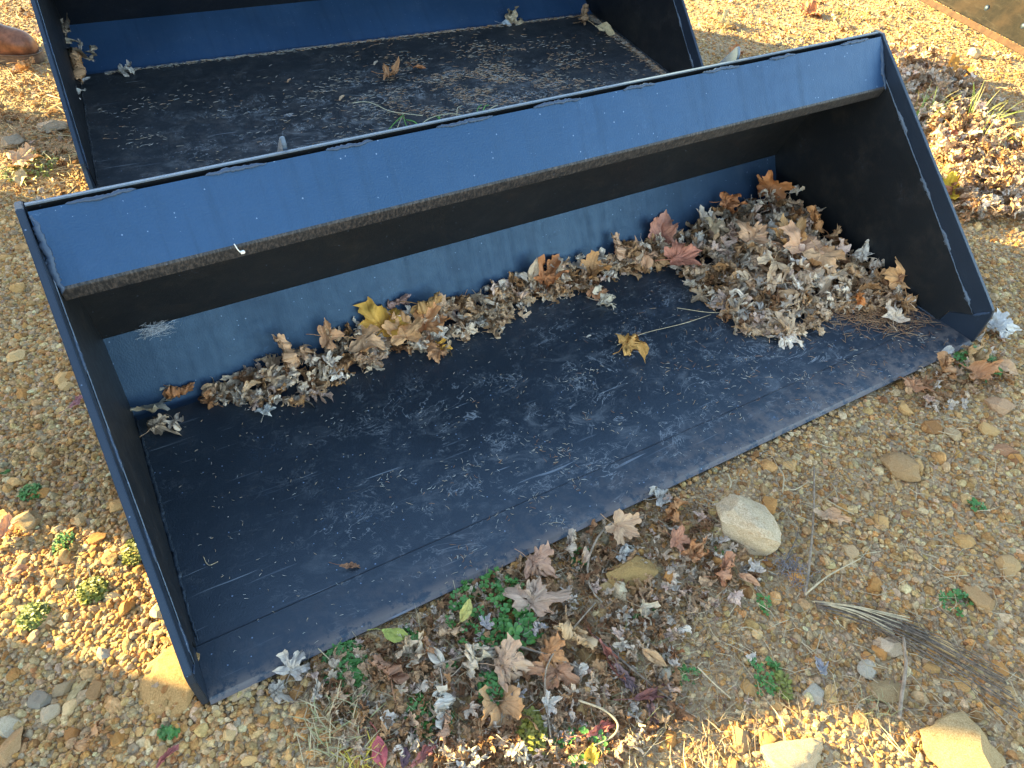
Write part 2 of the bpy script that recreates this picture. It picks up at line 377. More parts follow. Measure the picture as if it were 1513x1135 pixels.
def build_bucket(rootname, Wd, nose, top, junc, back, bend, ret, mats, seed, loc=(0, 0, 0), rot=(0, 0, 0), seam=.108):
    r = empty(rootname, loc, rot); rr = random.Random(seed)
    T = .012
    # floor and cutting edge
    link('floor_plate', sheet('floor_plate', [(seam, 0), (junc-.0203, 0)], .010, 0, Wd, nx=40, wob=.0), mats['floor'], r)
    me = sheet('cutting_edge', [(-.006, -.0035), (0, -.001), (.004, .0028), (seam+.003, .0028), (seam+.006, .0005)], .0128, -.0027, Wd+.0027, rad=.001, nx=40)
    link('cutting_edge', me, mats['floor'], r)
    # back: bent sheet from floor to the top rim
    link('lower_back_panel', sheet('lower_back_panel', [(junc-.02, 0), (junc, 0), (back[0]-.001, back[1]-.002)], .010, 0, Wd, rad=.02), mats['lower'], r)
    link('upper_back_panel', sheet('upper_back_panel', [(back[0]+.0035, back[1]-.009), (top[0]+.016, top[1]+.001)], .006, 0, Wd, rad=.012), mats['upper'], r)
    link('top_rim', sheet('top_rim', [(top[0]+.0135, top[1]+.0035), (top[0]+.0205, top[1]+.0035)], .003, 0, Wd, nx=30), M['edge'], r)
    # top lip box: panel facing the viewer and its return underneath
    dy, dz = bend[0]-top[0], bend[1]-top[1]; L = math.hypot(dy, dz); py, pz = dy/L, dz/L
    p0 = (top[0]+py*.004+.003, top[1]+pz*.004)
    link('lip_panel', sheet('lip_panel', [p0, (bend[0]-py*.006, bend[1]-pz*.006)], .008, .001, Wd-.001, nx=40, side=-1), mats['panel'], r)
    rb = [(bend[0]-py*.006, bend[1]-pz*.006), bend, ret, (ret[0]+.03, ret[1]-.004), (ret[0]+.10, ret[1]+.012)]
    link('lip_return', sheet('lip_return', rb, .008, .0015, Wd-.0015, rad=[.005, .001, .003], nx=40, side=-1), mats['ret'], r)
    # side plates with the cutter bar lapped on the outside
    sl = np.array(top)-np.array(nose); sl = sl/np.linalg.norm(sl); nn = np.array([sl[1], -sl[0]])   # inward (to back/down)
    inn = .036
    a = np.array(nose)+nn*inn*1.35+sl*.01; bpt = np.array(top)+nn*inn-sl*.004
    outer = [(0, 0), tuple(nose), tuple(top), (top[0]+.03, top[1]+.001)]
    # nose rounding
    bar = [(-.001, -.002), (nose[0]-.003, nose[1]-.012), (nose[0]+.002, nose[1]+.010), (top[0]-.006, top[1]-.008), (top[0]+.004, top[1]+.0025), (top[0]+.034, top[1]+.0025), tuple(bpt), tuple(a), (.098, .042), (.112, -.002)]
    sp = [(.1135, -.009), (.0995, .043), (a[0]+.0012, a[1]), (bpt[0]+.0012, bpt[1]), (top[0]+.036, top[1]), (back[0]+.016, back[1]), (junc+.008, -.009)]
    for s in (0, 1):
        x0, x1 = ((-.016, -.003) if s == 0 else (Wd+.003, Wd+.016))
        link('side_bar', plate('side_bar', bar, x0, x1), mats['bar'], r)
        x0, x1 = ((-.009, 0) if s == 0 else (Wd, Wd+.009))
        link('side_plate', plate('side_plate', sp, x0, x1, .001), mats['side'], r)
        # stitch welds down the seam of the bar
        xs_ = -.0012 if s == 0 else Wd+.0012
        link('plate_edge_highlight', bead('plate_edge_highlight', (xs_, a[0], a[1]), (xs_, bpt[0], bpt[1]), .0014, .8, ((1 if s == 0 else -1), 0, 0), seed+90+s), M['edge'], r)  # pale bead along the seam paints the highlight on the plate edge
        xx = -.0025 if s == 0 else Wd+.0025; nv = (1, 0, 0) if s == 0 else (-1, 0, 0)
        for k in range(5):
            f0 = [.02, .26, .47, .69, .90][k]+rr.uniform(-.01, .01); f1 = f0+[.10, .085, .10, .08, .075][k]
            q0 = bpt+(a-bpt)*f0; q1 = bpt+(a-bpt)*f1
            link('weld_bead', bead('weld_bead', (xx, q0[0], q0[1]), (xx, q1[0], q1[1]), .0055, .5, nv, seed+k+s*10), M['weldlight'] if s else mats['weld'], r)
        # nose weld, floor corner weld, weld at lip end
        link('weld_bead', bead('weld_bead', (xx, a[0], a[1]-.002), (xx, nose[0]+.006, nose[1]+.002), .0035, .5, nv, seed+31+s), mats['weld'], r)
        e0 = np.array(p0); e1 = np.array(bend)
        xe = .004 if s == 0 else Wd-.004
        link('weld_bead', bead('weld_bead', (xe, e0[0]-.002, e0[1]-.004), (xe, e1[0]-.003, e1[1]-.004), .0062, .5, (0, -.85, .5), seed+41+s), mats['weld'], r)
        xc = .0035 if s == 0 else Wd-.0035
        link('weld_bead', bead('weld_bead', (xc, .12, .003), (xc, junc-.01, .003), .0042, .7, (0, 0, 1), seed+51+s), mats['floor'], r)
    # stitch welds along the top rim
    nst = 9
    for k in range(nst):
        x = .04+(Wd-.22)*k/(nst-1)+rr.uniform(-.02, .02); l = rr.uniform(.09, .14)
        link('weld_bead', bead('weld_bead', (x, p0[0]-.001, p0[1]+.001), (x+l, p0[0]-.001, p0[1]+.001), .0036, .6, (0, -.6, .8), seed+70+k), mats['weld'], r)
    return r
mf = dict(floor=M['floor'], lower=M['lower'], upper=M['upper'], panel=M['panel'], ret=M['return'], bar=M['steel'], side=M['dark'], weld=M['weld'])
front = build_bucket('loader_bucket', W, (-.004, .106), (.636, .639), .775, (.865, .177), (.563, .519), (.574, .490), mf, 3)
tag(front, 'nearest black steel loader bucket with leaves heaped in its right corner', 'loader bucket', 'black steel loader buckets')
mr = dict(mf); mr['floor'] = M['rearfloor']; mr['lower'] = M['rearlower_sky']
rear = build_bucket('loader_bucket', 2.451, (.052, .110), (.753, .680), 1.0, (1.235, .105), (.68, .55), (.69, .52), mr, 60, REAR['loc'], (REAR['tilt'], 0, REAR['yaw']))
tag(rear, 'second black steel loader bucket with scuffed dirty floor, behind the nearest bucket', 'loader bucket', 'black steel loader buckets')
# upright hooks on the back of the front bucket, their tips showing above the rim
for x, hgt, lean in ((.452, .006, -.15), (1.625, .010, .3)):
    pg = [(.668, .56), (.668, .650), (.674, .655+hgt), (.680, .655+hgt), (.735, .60), (.78, .45)]
    o = link('mounting_hook', plate('mounting_hook', pg, x-.004, x+.005), M['edge'], front)
# mounting plates behind (quick attach), seen only from the side
link('mounting_plate', plate('mounting_plate', [(.70, .56), (.93, .10), (.945, .108), (.715, .568)], .45, 1.68), M['steel'], front)
for pxy in ((0, 0),):
    x, y, z = 0.302, .560, .516
    pts = [(x, y-.003, z+.022), (x+.004, y-.009, z+.008), (x+.010, y-.012, z-.004), (x+.016, y-.010, z-.008), (x+.020, y-.014, z-.002), (x+.012, y-.016, z+.002)]

# ------------------------------------------------------------------ tubes, ribbons
def tube_vf(path, rads, ns=6, V=None, Fc=None):
    V = [] if V is None else V; Fc = [] if Fc is None else Fc; b0 = len(V)
    P_ = [Vector(p) for p in path]
    for i, p in enumerate(P_):
        t = (P_[min(i+1, len(P_)-1)]-P_[max(i-1, 0)]).normalized(); a = t.orthogonal().normalized() if i == 0 else (a-t*a.dot(t)).normalized(); s = t.cross(a)
        for j in range(ns):
            g = 2*math.pi*j/ns; V.append(p+a*(math.cos(g)*rads[i])+s*(math.sin(g)*rads[i]))
    for i in range(len(P_)-1):
        for j in range(ns): Fc.append((b0+i*ns+j, b0+i*ns+(j+1) % ns, b0+(i+1)*ns+(j+1) % ns, b0+(i+1)*ns+j))
    Fc.append(tuple(b0+j for j in range(ns))[::-1]); Fc.append(tuple(b0+(len(P_)-1)*ns+j for j in range(ns)))
    return V, Fc
def catmull(pts, k=6):
    P_ = [np.array(p, float) for p in pts]; P_ = [2*P_[0]-P_[1]]+P_+[2*P_[-1]-P_[-2]]; out = []
    for i in range(1, len(P_)-2):
        for j in range(k):
            t = j/k; a, b_, c_, d_ = P_[i-1:i+3]
            out.append(.5*((2*b_)+(-a+c_)*t+(2*a-5*b_+4*c_-d_)*t*t+(-a+3*b_-3*c_+d_)*t**3))
    out.append(P_[-2]); return out
vt = empty('cable_tie', (x, y, z))
c_ = catmull([np.array(p)-np.array((x, y, z)) for p in pts], 4); V, Fc = tube_vf(c_, [.0015]*len(c_), 6)
mw = plain('white_plastic', (.78, .76, .70), .4, .05)
link('strap', mk('strap', V, Fc, True), mw, vt)
link('locking_head', plate('locking_head', [(-.019, -.005), (-.010, -.005), (-.010, .002), (-.019, .002)], .009, .020, .001), mw, vt)
vt.scale = (.7, .7, .7); tag(vt, 'small white tie dangling from the lip of the nearest bucket', 'cable tie')

# ------------------------------------------------------------------ stones and gravel
def rock_mesh(name, seed, sub=2, flat=.62, rough=.30, cuts=7):
    rr = random.Random(seed); bm = bmesh.new(); bmesh.ops.create_icosphere(bm, subdivisions=sub, radius=1)
    pl = []
    for _ in range(cuts):
        v = Vector((rr.gauss(0, 1), rr.gauss(0, 1), rr.gauss(0, .9))).normalized(); pl.append((v, rr.uniform(.55, .85)))
    sx, sy = rr.uniform(.75, 1.15), rr.uniform(.65, .95)
    for v in bm.verts:
        p = v.co.copy()
        for nn, dd in pl:
            e = p.dot(nn)-dd
            if e > 0: p -= nn*e
        p *= 1+mnoise.fractal(p*1.7+Vector((seed*3.1, 0, seed)), 1, 2, 3)*rough*.5
        v.co = Vector((p.x*sx, p.y*sy, p.z*flat))
    me = bpy.data.meshes.new(name); bm.to_mesh(me); bm.free(); me.shade_smooth(); me.set_sharp_from_angle(angle=R(28)); return me
PEB = bpy.data.collections.new('pebble_shapes')
for k in range(14):
    me = rock_mesh('pebble', 100+k, 2, random.Random(k).uniform(.5, .85), .22, 12); me.materials.append(M['pebble'])
    o = bpy.data.objects.new('pebble_shape.%03d' % k, me); PEB.objects.link(o)
def scatter(name, coll, pts, rot, scl, idx, colr, mat=None):
    me = bpy.data.meshes.new(name); me.vertices.add(len(pts)); me.vertices.foreach_set('co', np.asarray(pts, np.float32).ravel())
    for nm, ty, arr, key in (('rot', 'FLOAT_VECTOR', rot, 'vector'), ('scl', 'FLOAT_VECTOR', scl, 'vector'), ('idx', 'INT', idx, 'value'), ('col', 'FLOAT_COLOR', colr, 'color')):
        a = me.attributes.new(nm, ty, 'POINT'); a.data.foreach_set(key, np.asarray(arr, np.int32 if ty == 'INT' else np.float32).ravel())
    me.update(); o = link(name, me)
    ng = bpy.data.node_groups.new(name, 'GeometryNodeTree')
    ng.interface.new_socket('Geometry', in_out='INPUT', socket_type='NodeSocketGeometry'); ng.interface.new_socket('Geometry', in_out='OUTPUT', socket_type='NodeSocketGeometry')
    gi = ng.nodes.new('NodeGroupInput'); go = ng.nodes.new('NodeGroupOutput'); ip = ng.nodes.new('GeometryNodeInstanceOnPoints'); ci = ng.nodes.new('GeometryNodeCollectionInfo')
    ci.inputs['Collection'].default_value = coll; ci.inputs['Separate Children'].default_value = True; ci.inputs['Reset Children'].default_value = True
    def na(nm, ty):
        x = ng.nodes.new('GeometryNodeInputNamedAttribute'); x.data_type = ty; x.inputs['Name'].default_value = nm; return x.outputs['Attribute']
    L = ng.links.new
    L(gi.outputs[0], ip.inputs['Points']); L(ci.outputs[0], ip.inputs['Instance']); ip.inputs['Pick Instance'].default_value = True
    L(na('idx', 'INT'), ip.inputs['Instance Index']); L(na('rot', 'FLOAT_VECTOR'), ip.inputs['Rotation']); L(na('scl', 'FLOAT_VECTOR'), ip.inputs['Scale'])
    L(ip.outputs[0], go.inputs[0])
    md = o.modifiers.new('scatter', 'NODES'); md.node_group = ng
    return o
def visible(x, y, pad=60):
    P_ = np.stack([x, y, np.zeros_like(x)], -1)-CP; zz = P_@_f
    u = 756.5+F*(P_@RT)/zz; v = 567.5-F*(P_@UP)/zz
    return u, v, (zz > 0) & (u > -pad) & (u < 1513+pad) & (v > -pad) & (v < 1135+pad)
def infoot(x, y, m_=.0):
    a = (x > -.014-m_) & (x < W+.014+m_) & (y > .0-m_) & (y < .90)
    lx, ly = rear_local(x, y); b_ = (lx > -.014-m_) & (lx < 2.465+m_) & (ly > -m_) & (ly < 1.26)
    return a | b_
STC = np.array([[.52, .40, .24], [.46, .34, .19], [.58, .49, .34], [.40, .35, .28], [.48, .30, .14], [.38, .24, .11], [.64, .56, .42], [.33, .30, .26], [.53, .33, .15], [.30, .18, .09]])
STP = np.array([.20, .17, .15, .09, .12, .07, .07, .04, .06, .03])
def gravel(n_, box, smin, smed, sig, smax, seed, dens=None):
    g = np.random.default_rng(seed); x = g.uniform(box[0], box[1], n_); y = g.uniform(box[2], box[3], n_)
    r = np.clip(smed*np.exp(g.normal(0, sig, n_)), smin, smax)
    k = visible(x, y, 520)[2] & ~infoot(x, y, 0)
    k &= ~(infoot(x, y, .007) & (r > .006))
    if dens is not None: k &= g.uniform(0, 1, n_) < dens(x, y, r)
    x, y, r = x[k], y[k], r[k]; n2 = len(x)
    z = GH(x, y)+r*np.where(r > .009, g.uniform(-.30, .25, n2), g.uniform(-.05, .40, n2))
    z = np.where((x > -.03) & (x < W+.05) & (y < .02), np.minimum(z, -.007), z)
    ci = g.choice(len(STC), n2, p=STP); c = STC[ci]*g.uniform(.72, 1.22, (n2, 1))*g.normal(1, .04, (n2, 3))
    c = c*np.array([1.20, 1.02, .78]); c = np.clip(np.concatenate([c, np.ones((n2, 1))], 1), .02, .8)
    rot = np.stack([g.normal(0, .35, n2), g.normal(0, .35, n2), g.uniform(0, 6.28, n2)], 1)
    scl = r[:, None]*g.uniform(.75, 1.25, (n2, 3))
    return np.stack([x, y, z], 1), rot, scl, g.integers(0, 14, n2), c
def patch(x, y, r):   # sandy bare places between stonier ones
    f = np.sin(x*3.7+2)*np.cos(y*3.1+1)+.6*np.sin(x*9.1-y*7.7)
    return np.clip(.78+.22*f, .45, 1)
sets = [gravel(130000, (-1.2, 3.4, -1.5, 2.0), .002, .0038, .38, .008, 1),
        gravel(90000, (-1.2, 3.4, -1.5, 2.0), .0045, .0070, .32, .014, 2, patch),
        gravel(7500, (-1.2, 3.4, -1.5, 2.0), .011, .013, .25, .021, 3, patch),
        gravel(50000, (-1.1, .1, -.3, 2.2), .004, .0060, .35, .013, 6),
        gravel(260000, (-1.3, 7.0, -1.5, 5.4), .004, .006, .35, .013, 4),
        gravel(12000, (-1.3, 7.0, -1.5, 5.4), .010, .012, .35, .026, 5, lambda x, y, r: np.where(x < .2, .9, .35))]
A = [np.concatenate([s[i] for s in sets]) for i in range(5)]
print('pebbles', len(A[0]))
tag(scatter('gravel', PEB, *A), 'tan and grey crushed gravel covering the ground', None, None, 'stuff')

def stone(px, py, wpx, hpx, label, col, seed, yaw=0, flat=.5, name='stone', sink=.3, group=None, z=None):
    p = gp(px, py); dist = np.linalg.norm(p-CP); s = wpx/F*dist/2; s2 = hpx/F*dist/2
    me = rock_mesh('stone', seed, 4, 1, .30, 16)
    fl = flat
    o = link(name, me, M['stone']); dy = min(s2/ .72, s*1.6)
    o.scale = (s/.88, dy/.85, min(s, dy)*fl); o.location = (p[0], p[1], float(GH(p[0], p[1]))+min(s, dy)*fl*(1-sink)*.55 if z is None else z)
    o.rotation_euler = (random.Random(seed).uniform(-.12, .12), random.Random(seed+1).uniform(-.12, .12), -YAW+R(yaw)); o.color = c4((col[0]*1.08, col[1]*.99, col[2]*.84))
    return tag(o, label, 'stone', group)
TAN = (.44, .33, .20); GREY = (.42, .39, .34); PALE = (.55, .50, .42); BRN = (.30, .20, .11); ORG = (.42, .24, .11)
stone(1090, 782, 118, 58, 'large pale grey angular stone in front of the bucket edge, largest one there', (.52, .46, .365), 402, -58, .8, sink=.15)
stone(930, 848, 108, 42, 'long flat mustard brown stone left of the large pale stone', (.36, .25, .11), 12, 8, .5, sink=-.1)
stone(916, 875, 32, 28, 'small cream triangular stone touching the flat mustard stone', (.60, .54, .42), 13, 0, .8, sink=0)
stone(896, 868, 26, 22, 'small tan stone under the left end of the flat mustard stone', (.42, .32, .17), 36, 0, .8)
stone(243, 1012, 84, 112, 'big flat ochre slab under the left front corner of the bucket', (.46, .31, .15), 54, 14, .16, sink=.25)
stone(1422, 1108, 92, 62, 'large sunlit stone at the lower right corner of the photo', (.40, .32, .19), 15, 10, .5)
stone(1165, 1118, 80, 40, 'rounded pale stone half sunlit at the bottom edge', (.46, .40, .30), 16, 10, .6)
stone(1330, 692, 56, 34, 'brown lumpy stone lying right of the large pale stone', (.37, .26, .15), 17, -20, .6)
stone(1447, 886, 30, 48, 'upright oval tan stone near the right edge beside green sprigs', (.42, .28, .15), 18, 10, .5)
stone(1312, 955, 42, 24, 'pale tan stone beside the top of the standing brown stick', (.50, .42, .34), 19, 0, .6)
stone(1203, 1025, 26, 34, 'grey stone left of the standing brown stick', (.40, .39, .36), 20, 20, .6)
stone(1280, 985, 24, 28, 'grey oval stone just below the dark stem bundle', (.44, .42, .38), 21, -30, .6)
stone(1313, 1022, 38, 26, 'mottled brown stone left of the foot of the standing stick', (.32, .25, .15), 22, 0, .6)
stone(1095, 1095, 30, 34, 'brown stone at the shadow edge near the bottom', (.35, .24, .14), 23, 0, .7)
stone(1488, 838, 32, 26, 'tan stone at the right edge above the oval stone', (.44, .32, .18), 24, 0, .6)
stone(1487, 665, 38, 20, 'reddish brown flat stone at the right edge', (.36, .21, .13), 25, 0, .5)
stone(1478, 600, 46, 30, 'pinkish tan stone at the right edge below the leaf clump', (.44, .30, .20), 26, 0, .4)
stone(40, 772, 46, 30, 'tan wedge stone by an orange leaf at the left edge', (.42, .33, .21), 27, 15, .6)
stone(10, 1072, 34, 26, 'pale grey stone at the lower left edge', (.47, .44, .38), 28, 0, .6)
stone(15, 1105, 30, 34, 'tan brown stone in the lower left corner', (.42, .29, .17), 29, 0, .6)
stone(72, 1052, 26, 22, 'light stone in the lower left gravel right of the pale grey stone', (.49, .43, .34), 30, 0, .7)
stone(57, 1035, 30, 24, 'dark grey stone above the pale ones at lower left', (.27, .26, .24), 31, 40, .6)
stone(143, 1015, 28, 20, 'brown stone left of the ochre slab', (.34, .22, .12), 32, 0, .6)
stone(155, 965, 28, 15, 'slim grey stone in the sunny left patch', (.38, .37, .36), 33, -25, .6)
stone(233, 905, 22, 16, 'small cream stone in the sunny patch by the bucket side', (.60, .53, .38), 34, 0, .7)
stone(355, 1022, 40, 20, 'flat tan stone under the cutting edge right of the bucket corner', (.46, .35, .24), 35, 28, .3)
stone(985, 998, 22, 30, 'small pale grey stone beside reddish dead leaves', (.46, .45, .40), 37, 0, .7)
stone(868, 968, 28, 28, 'brown stone beside a folded tan leaf below the clover', (.33, .22, .11), 38, 0, .7)
stone(577, 1048, 22, 20, 'small ochre stone at the left of the front leaf litter', (.38, .26, .13), 39, 0, .7)
stone(75, 190, 46, 18, 'grey boulder left of the rear bucket', (.36, .34, .31), 40, 25, .7, 'boulder')
stone(18, 214, 36, 20, 'grey boulder at the left edge left of the rear bucket', (.33, .32, .30), 41, 0, .7, 'boulder')
stone(95, 160, 40, 16, 'low ochre rock behind the grey boulder beside the rear bucket', (.44, .33, .19), 42, 15, .5, 'boulder')
stone(1438, 82, 22, 14, 'bright stone lying under the rusty blade', (.60, .54, .38), 43, 0, .8)
stone(1438, 1022, 10, 10, 'tiny bright stone on the shadow line at lower right', (.6, .52, .3), 44)
SMK = [(243, 1005, 'the ochre slab'), (40, 772, 'the tan wedge stone'), (72, 1052, 'the light lower left stone'), (15, 1105, 'the lower left corner stone'), (155, 965, 'the slim grey stone'), (138, 875, 'the round weed tuft'), (52, 912, 'the leftmost weed tuft'), (203, 815, 'the weed by the side plate'), (47, 730, 'the shaded weed tuft'), (118, 590, 'the pink leaf'), (20, 400, 'the upper left gravel edge'), (90, 500, 'the middle left gravel'), (140, 1086, 'the orange brown curled leaf'),
 (1092, 782, 'the large pale stone'), (1330, 692, 'the brown lumpy stone'), (1447, 886, 'the upright oval stone'), (1225, 775, 'the lone peach leaf'), (1200, 850, 'the grey stem'), (1312, 955, 'the stick top stone'), (1203, 1025, 'the grey stone by the stick'), (1313, 1022, 'the mottled brown stone'), (1422, 1108, 'the large sunlit stone'), (1165, 1118, 'the rounded pale stone'), (1128, 992, 'the low green sprig'), (1012, 998, 'the green sprig'), (1487, 665, 'the reddish flat stone'), (1400, 960, 'the dark stem bundle'), (1095, 1095, 'the shadow edge stone'), (1440, 750, 'the right edge sprig'), (1240, 680, 'the bare gravel by the edge'),
 (508, 990, 'the dark green weed'), (415, 1018, 'the shrivelled leaf'), (500, 1085, 'the dry grass tuft'), (577, 1048, 'the small ochre stone'), (655, 1050, 'the forked grey leaf'), (735, 1056, 'the flat tan orange leaf'), (785, 1090, 'the bright weed tuft'), (893, 1075, 'the crimson leaf'), (900, 975, 'the dark red leaf'), (960, 910, 'the pale tan leaf'), (722, 905, 'the clover patch'), (370, 1080, 'the corner gravel')]
gs = np.random.default_rng(91); k = 0
while k < 110:
    zone = gs.integers(0, 3)
    px, py = [(gs.uniform(5, 240), gs.uniform(330, 1130)), (gs.uniform(950, 1505), gs.uniform(600, 1125)), (gs.uniform(330, 1000), gs.uniform(900, 1130))][zone]
    p = gp(px, py)
    if infoot(p[0], p[1], .04): continue
    gr = ['loose stones left of the buckets', 'loose stones at the lower right', 'loose stones in the front litter'][zone]
    c = STC[gs.choice(len(STC), p=STP)]*gs.uniform(.85, 1.1)*np.array([1.12, .99, .80])
    s = gs.uniform(15, 27)
    mk_ = min(SMK, key=lambda m_: (m_[0]-px)**2+(m_[1]-py)**2); dx, dy = px-mk_[0], py-mk_[1]
    w_ = 'right of' if abs(dx) > abs(dy) and dx > 0 else 'left of' if abs(dx) > abs(dy) else 'below' if dy > 0 else 'above'
    cw = 'grey' if c[0]-c[2] < .12 else 'cream' if c[0] > .55 else 'tan' if c[1] > .33 else 'orange brown' if c[0] > .42 else 'brown'
    stone(px, py, s, s*gs.uniform(.6, .95), '%s %s stone in the gravel %s%s %s' % ('larger' if s > 21 else 'smaller', cw, 'just ' if math.hypot(dx, dy) < 40 else '', w_, mk_[2]), c, 200+k, gs.uniform(-90, 90), gs.uniform(.5, .8), sink=.35, group=gr); k += 1

# ------------------------------------------------------------------ leaves
def half(pts): return pts+[(-x, y) for x, y in pts[::-1] if x > 1e-6]
MAPLE = half([(0, 1.0), (.06, .88), (.15, .82), (.16, .70), (.27, .72), (.25, .60), (.27, .50), (.38, .56), (.47, .64), (.60, .66), (.62, .54), (.74, .43), (.64, .35), (.62, .24), (.50, .18), (.44, .11), (.52, .02), (.54, -.08), (.42, -.13), (.32, -.20), (.15, -.15), (.03, -.06)])
SILVER = half([(0, 1.03), (.06, .9), (.15, .80), (.13, .68), (.22, .62), (.17, .48), (.16, .36), (.20, .32), (.32, .44), (.42, .56), (.56, .64), (.56, .50), (.64, .42), (.54, .32), (.46, .22), (.34, .12), (.42, .04), (.52, -.08), (.38, -.14), (.22, -.14), (.08, -.08), (.02, -.05)])
OVAL = half([(0, 1.0), (.10, .85), (.22, .65), (.28, .42), (.25, .2), (.14, 0), (.03, -.12)])
LONG = half([(0, 1.1), (.05, .98), (.12, .90), (.08, .80), (.16, .70), (.11, .60), (.18, .48), (.12, .36), (.15, .22), (.08, .08), (.03, -.15)])
def leaf_mesh(name, poly, seed, curl=1., roll=0., fold=.3, stem=True, droop=.3, rings=6):
    rr = random.Random(seed); P0 = []
    for i in range(len(poly)):
        a, b_ = np.array(poly[i]), np.array(poly[(i+1) % len(poly)])
        P0 += [a, (a+b_)/2*(1+rr.uniform(-.02, .03))]
    ctr = np.array([0, .12]); V2 = [ctr]
    n_ = len(P0)
    for r in range(1, rings+1):
        for p in P0: V2.append(ctr+(np.array(p)-ctr)*(r/rings))
    V2 = np.array(V2); Fc = [(0, 1+(i), 1+(i+1) % n_) for i in range(n_)]
    for r in range(rings-1):
        b0 = 1+r*n_; b1 = b0+n_
        for i in range(n_): Fc.append((b0+i, b1+i, b1+(i+1) % n_, b0+(i+1) % n_))
    uv = V2.copy(); V = np.zeros((len(V2), 3)); V[:, :2] = V2
    # bend lobes up or down along their own length
    ang = np.arctan2(V2[:, 0], V2[:, 1]-.0); rad = np.hypot(V2[:, 0], V2[:, 1])
    lob = {0: rr.uniform(-.5, 1)*curl, 1: rr.uniform(-.4, 1.1)*curl, -1: rr.uniform(-.4, 1.1)*curl, 2: rr.uniform(-.6, 1)*curl, -2: rr.uniform(-.6, 1)*curl}
    lc = np.array([0, .84, -.84, 1.8, -1.8]); lv = np.array([lob[0], lob[1], lob[-1], lob[2], lob[-2]])
    wgt = np.exp(-((ang[:, None]-lc)/.38)**2); wv = (wgt*lv).sum(1)/(wgt.sum(1)+1e-6)
    V[:, 2] += wv*rad**2*.55
    # pinch of each lobe: V fold along its vein
    dl = np.abs(ang[:, None]-lc).min(1); V[:, 2] += fold*dl*rad*.8
    V[:, 2] += fold*np.abs(V2[:, 0])*.8 - droop*V2[:, 1]**2*.35
    V[:, 2] += fbm(V, 1.9, .20*curl+.05, seed)+fbm(V, 6, .06*curl+.02, seed+9)
    V[:, 0] += fbm(V, 3.1, .07*curl, seed+4); V[:, 1] += fbm(V, 3.1, .07*curl, seed+5)
    # rolling
    if roll:
        ph = rr.uniform(-.5, .5)+(0 if rr.random() < .6 else 1.2); ax = np.array([math.cos(ph), math.sin(ph)])
        u = V[:, 0]*ax[0]+V[:, 1]*ax[1]; w_ = -V[:, 0]*ax[1]+V[:, 1]*ax[0]; u = u-.05; kk = roll*(1+.5*np.sin(w_*3+seed))*(1+.6*np.tanh(w_*1.5))
        kk = np.where(abs(kk) < .05, .05, kk); h = V[:, 2]
        uu = (1/kk-h)*np.sin(kk*u); zz = 1/kk-(1/kk-h)*np.cos(kk*u)
        V[:, 0] = uu*ax[0]-w_*ax[1]; V[:, 1] = uu*ax[1]+w_*ax[0]; V[:, 2] = zz
    V = list(V); uvs = list(uv); F2 = list(Fc)
    if stem:
        i0 = int(np.argmin(np.linalg.norm(uv-np.array([0, -.04]), axis=1))); b_ = Vector(V[i0]); e = b_+Vector((rr.uniform(-.25, .25), -.62, rr.uniform(.0, .3)))
        md = (b_+e)/2+Vector((rr.uniform(-.1, .1), 0, rr.uniform(-.05, .1)))
        SV, SF = tube_vf([Vector(V[0]), b_, md, e], [.012, .016, .013, .016], 4); o0 = len(V)
        V += [np.array(v) for v in SV]; uvs += [np.array([0.0, .3])]*len(SV); F2 += [tuple(i+o0 for i in f) for f in SF]
    me = mk(name, V, F2, True)
    uvl = me.uv_layers.new(name='UVMap'); li = np.zeros(len(me.loops), np.int32); me.loops.foreach_get('vertex_index', li)
    uvl.data.foreach_set('uv', np.array(uvs)[li].astype(np.float32).ravel()); return me
KINDS = {}
def addk(k, poly, n_, **kw):
    KINDS[k] = []
    for i in range(n_):
        me = leaf_mesh(k+'_leaf', poly, hash_(k)+i*7, roll=kw['roll']*(.6+.8*((i*37) % 10)/10)*(1 if i % 3 else -1), curl=kw['curl'], fold=kw['fold'], stem=kw.get('stem', True), rings=kw.get('rings', 5))
        KINDS[k].append(me)
def hash_(s): return sum(ord(c)*(i+3) for i, c in enumerate(s))
addk('maple', MAPLE, 8, curl=.9, roll=.7, fold=.22)
addk('maplecurl', MAPLE, 8, curl=1.6, roll=2.3, fold=.38)
addk('silver', SILVER, 8, curl=1.2, roll=1.3, fold=.38)
addk('silvercurl', SILVER, 10, curl=1.9, roll=3.4, fold=.5)
addk('oval', OVAL, 3, curl=.8, roll=1.0, fold=.4)
addk('oak', LONG, 3, curl=.8, roll=.7, fold=.35)
flat_leafs = [me for k in KINDS for me in KINDS[k]]
for me in flat_leafs: me.materials.append(M['leaf'])
LST = bpy.data.collections.new('leaf_shapes'); lk = []
for k in ('maplecurl', 'silvercurl', 'silver'):
    for me in KINDS[k]:
        m2 = me.copy(); m2.materials.clear(); m2.materials.append(M['leafs']); o = bpy.data.objects.new('leaf_shape.%03d' % len(lk), m2); LST.objects.link(o); lk.append(o)
NLS = len(lk)
PALEC = [(.84, .68, .52), (.76, .60, .44), (.92, .80, .66), (.60, .43, .28), (.78, .56, .37), (.76, .65, .54), (.80, .58, .46), (.66, .44, .28)]
BROWNC = [(.54, .31, .15), (.44, .24, .11), (.62, .37, .19), (.34, .17, .08), (.66, .42, .24)]
LMK = []     # landmarks for telling leaves and stones apart: photo position and a short name
def topx(x, y, z):
    q = np.array([x, y, z])-CP; zz = q@_f; return 756.5+F*(q@RT)/zz, 567.5-F*(q@UP)/zz
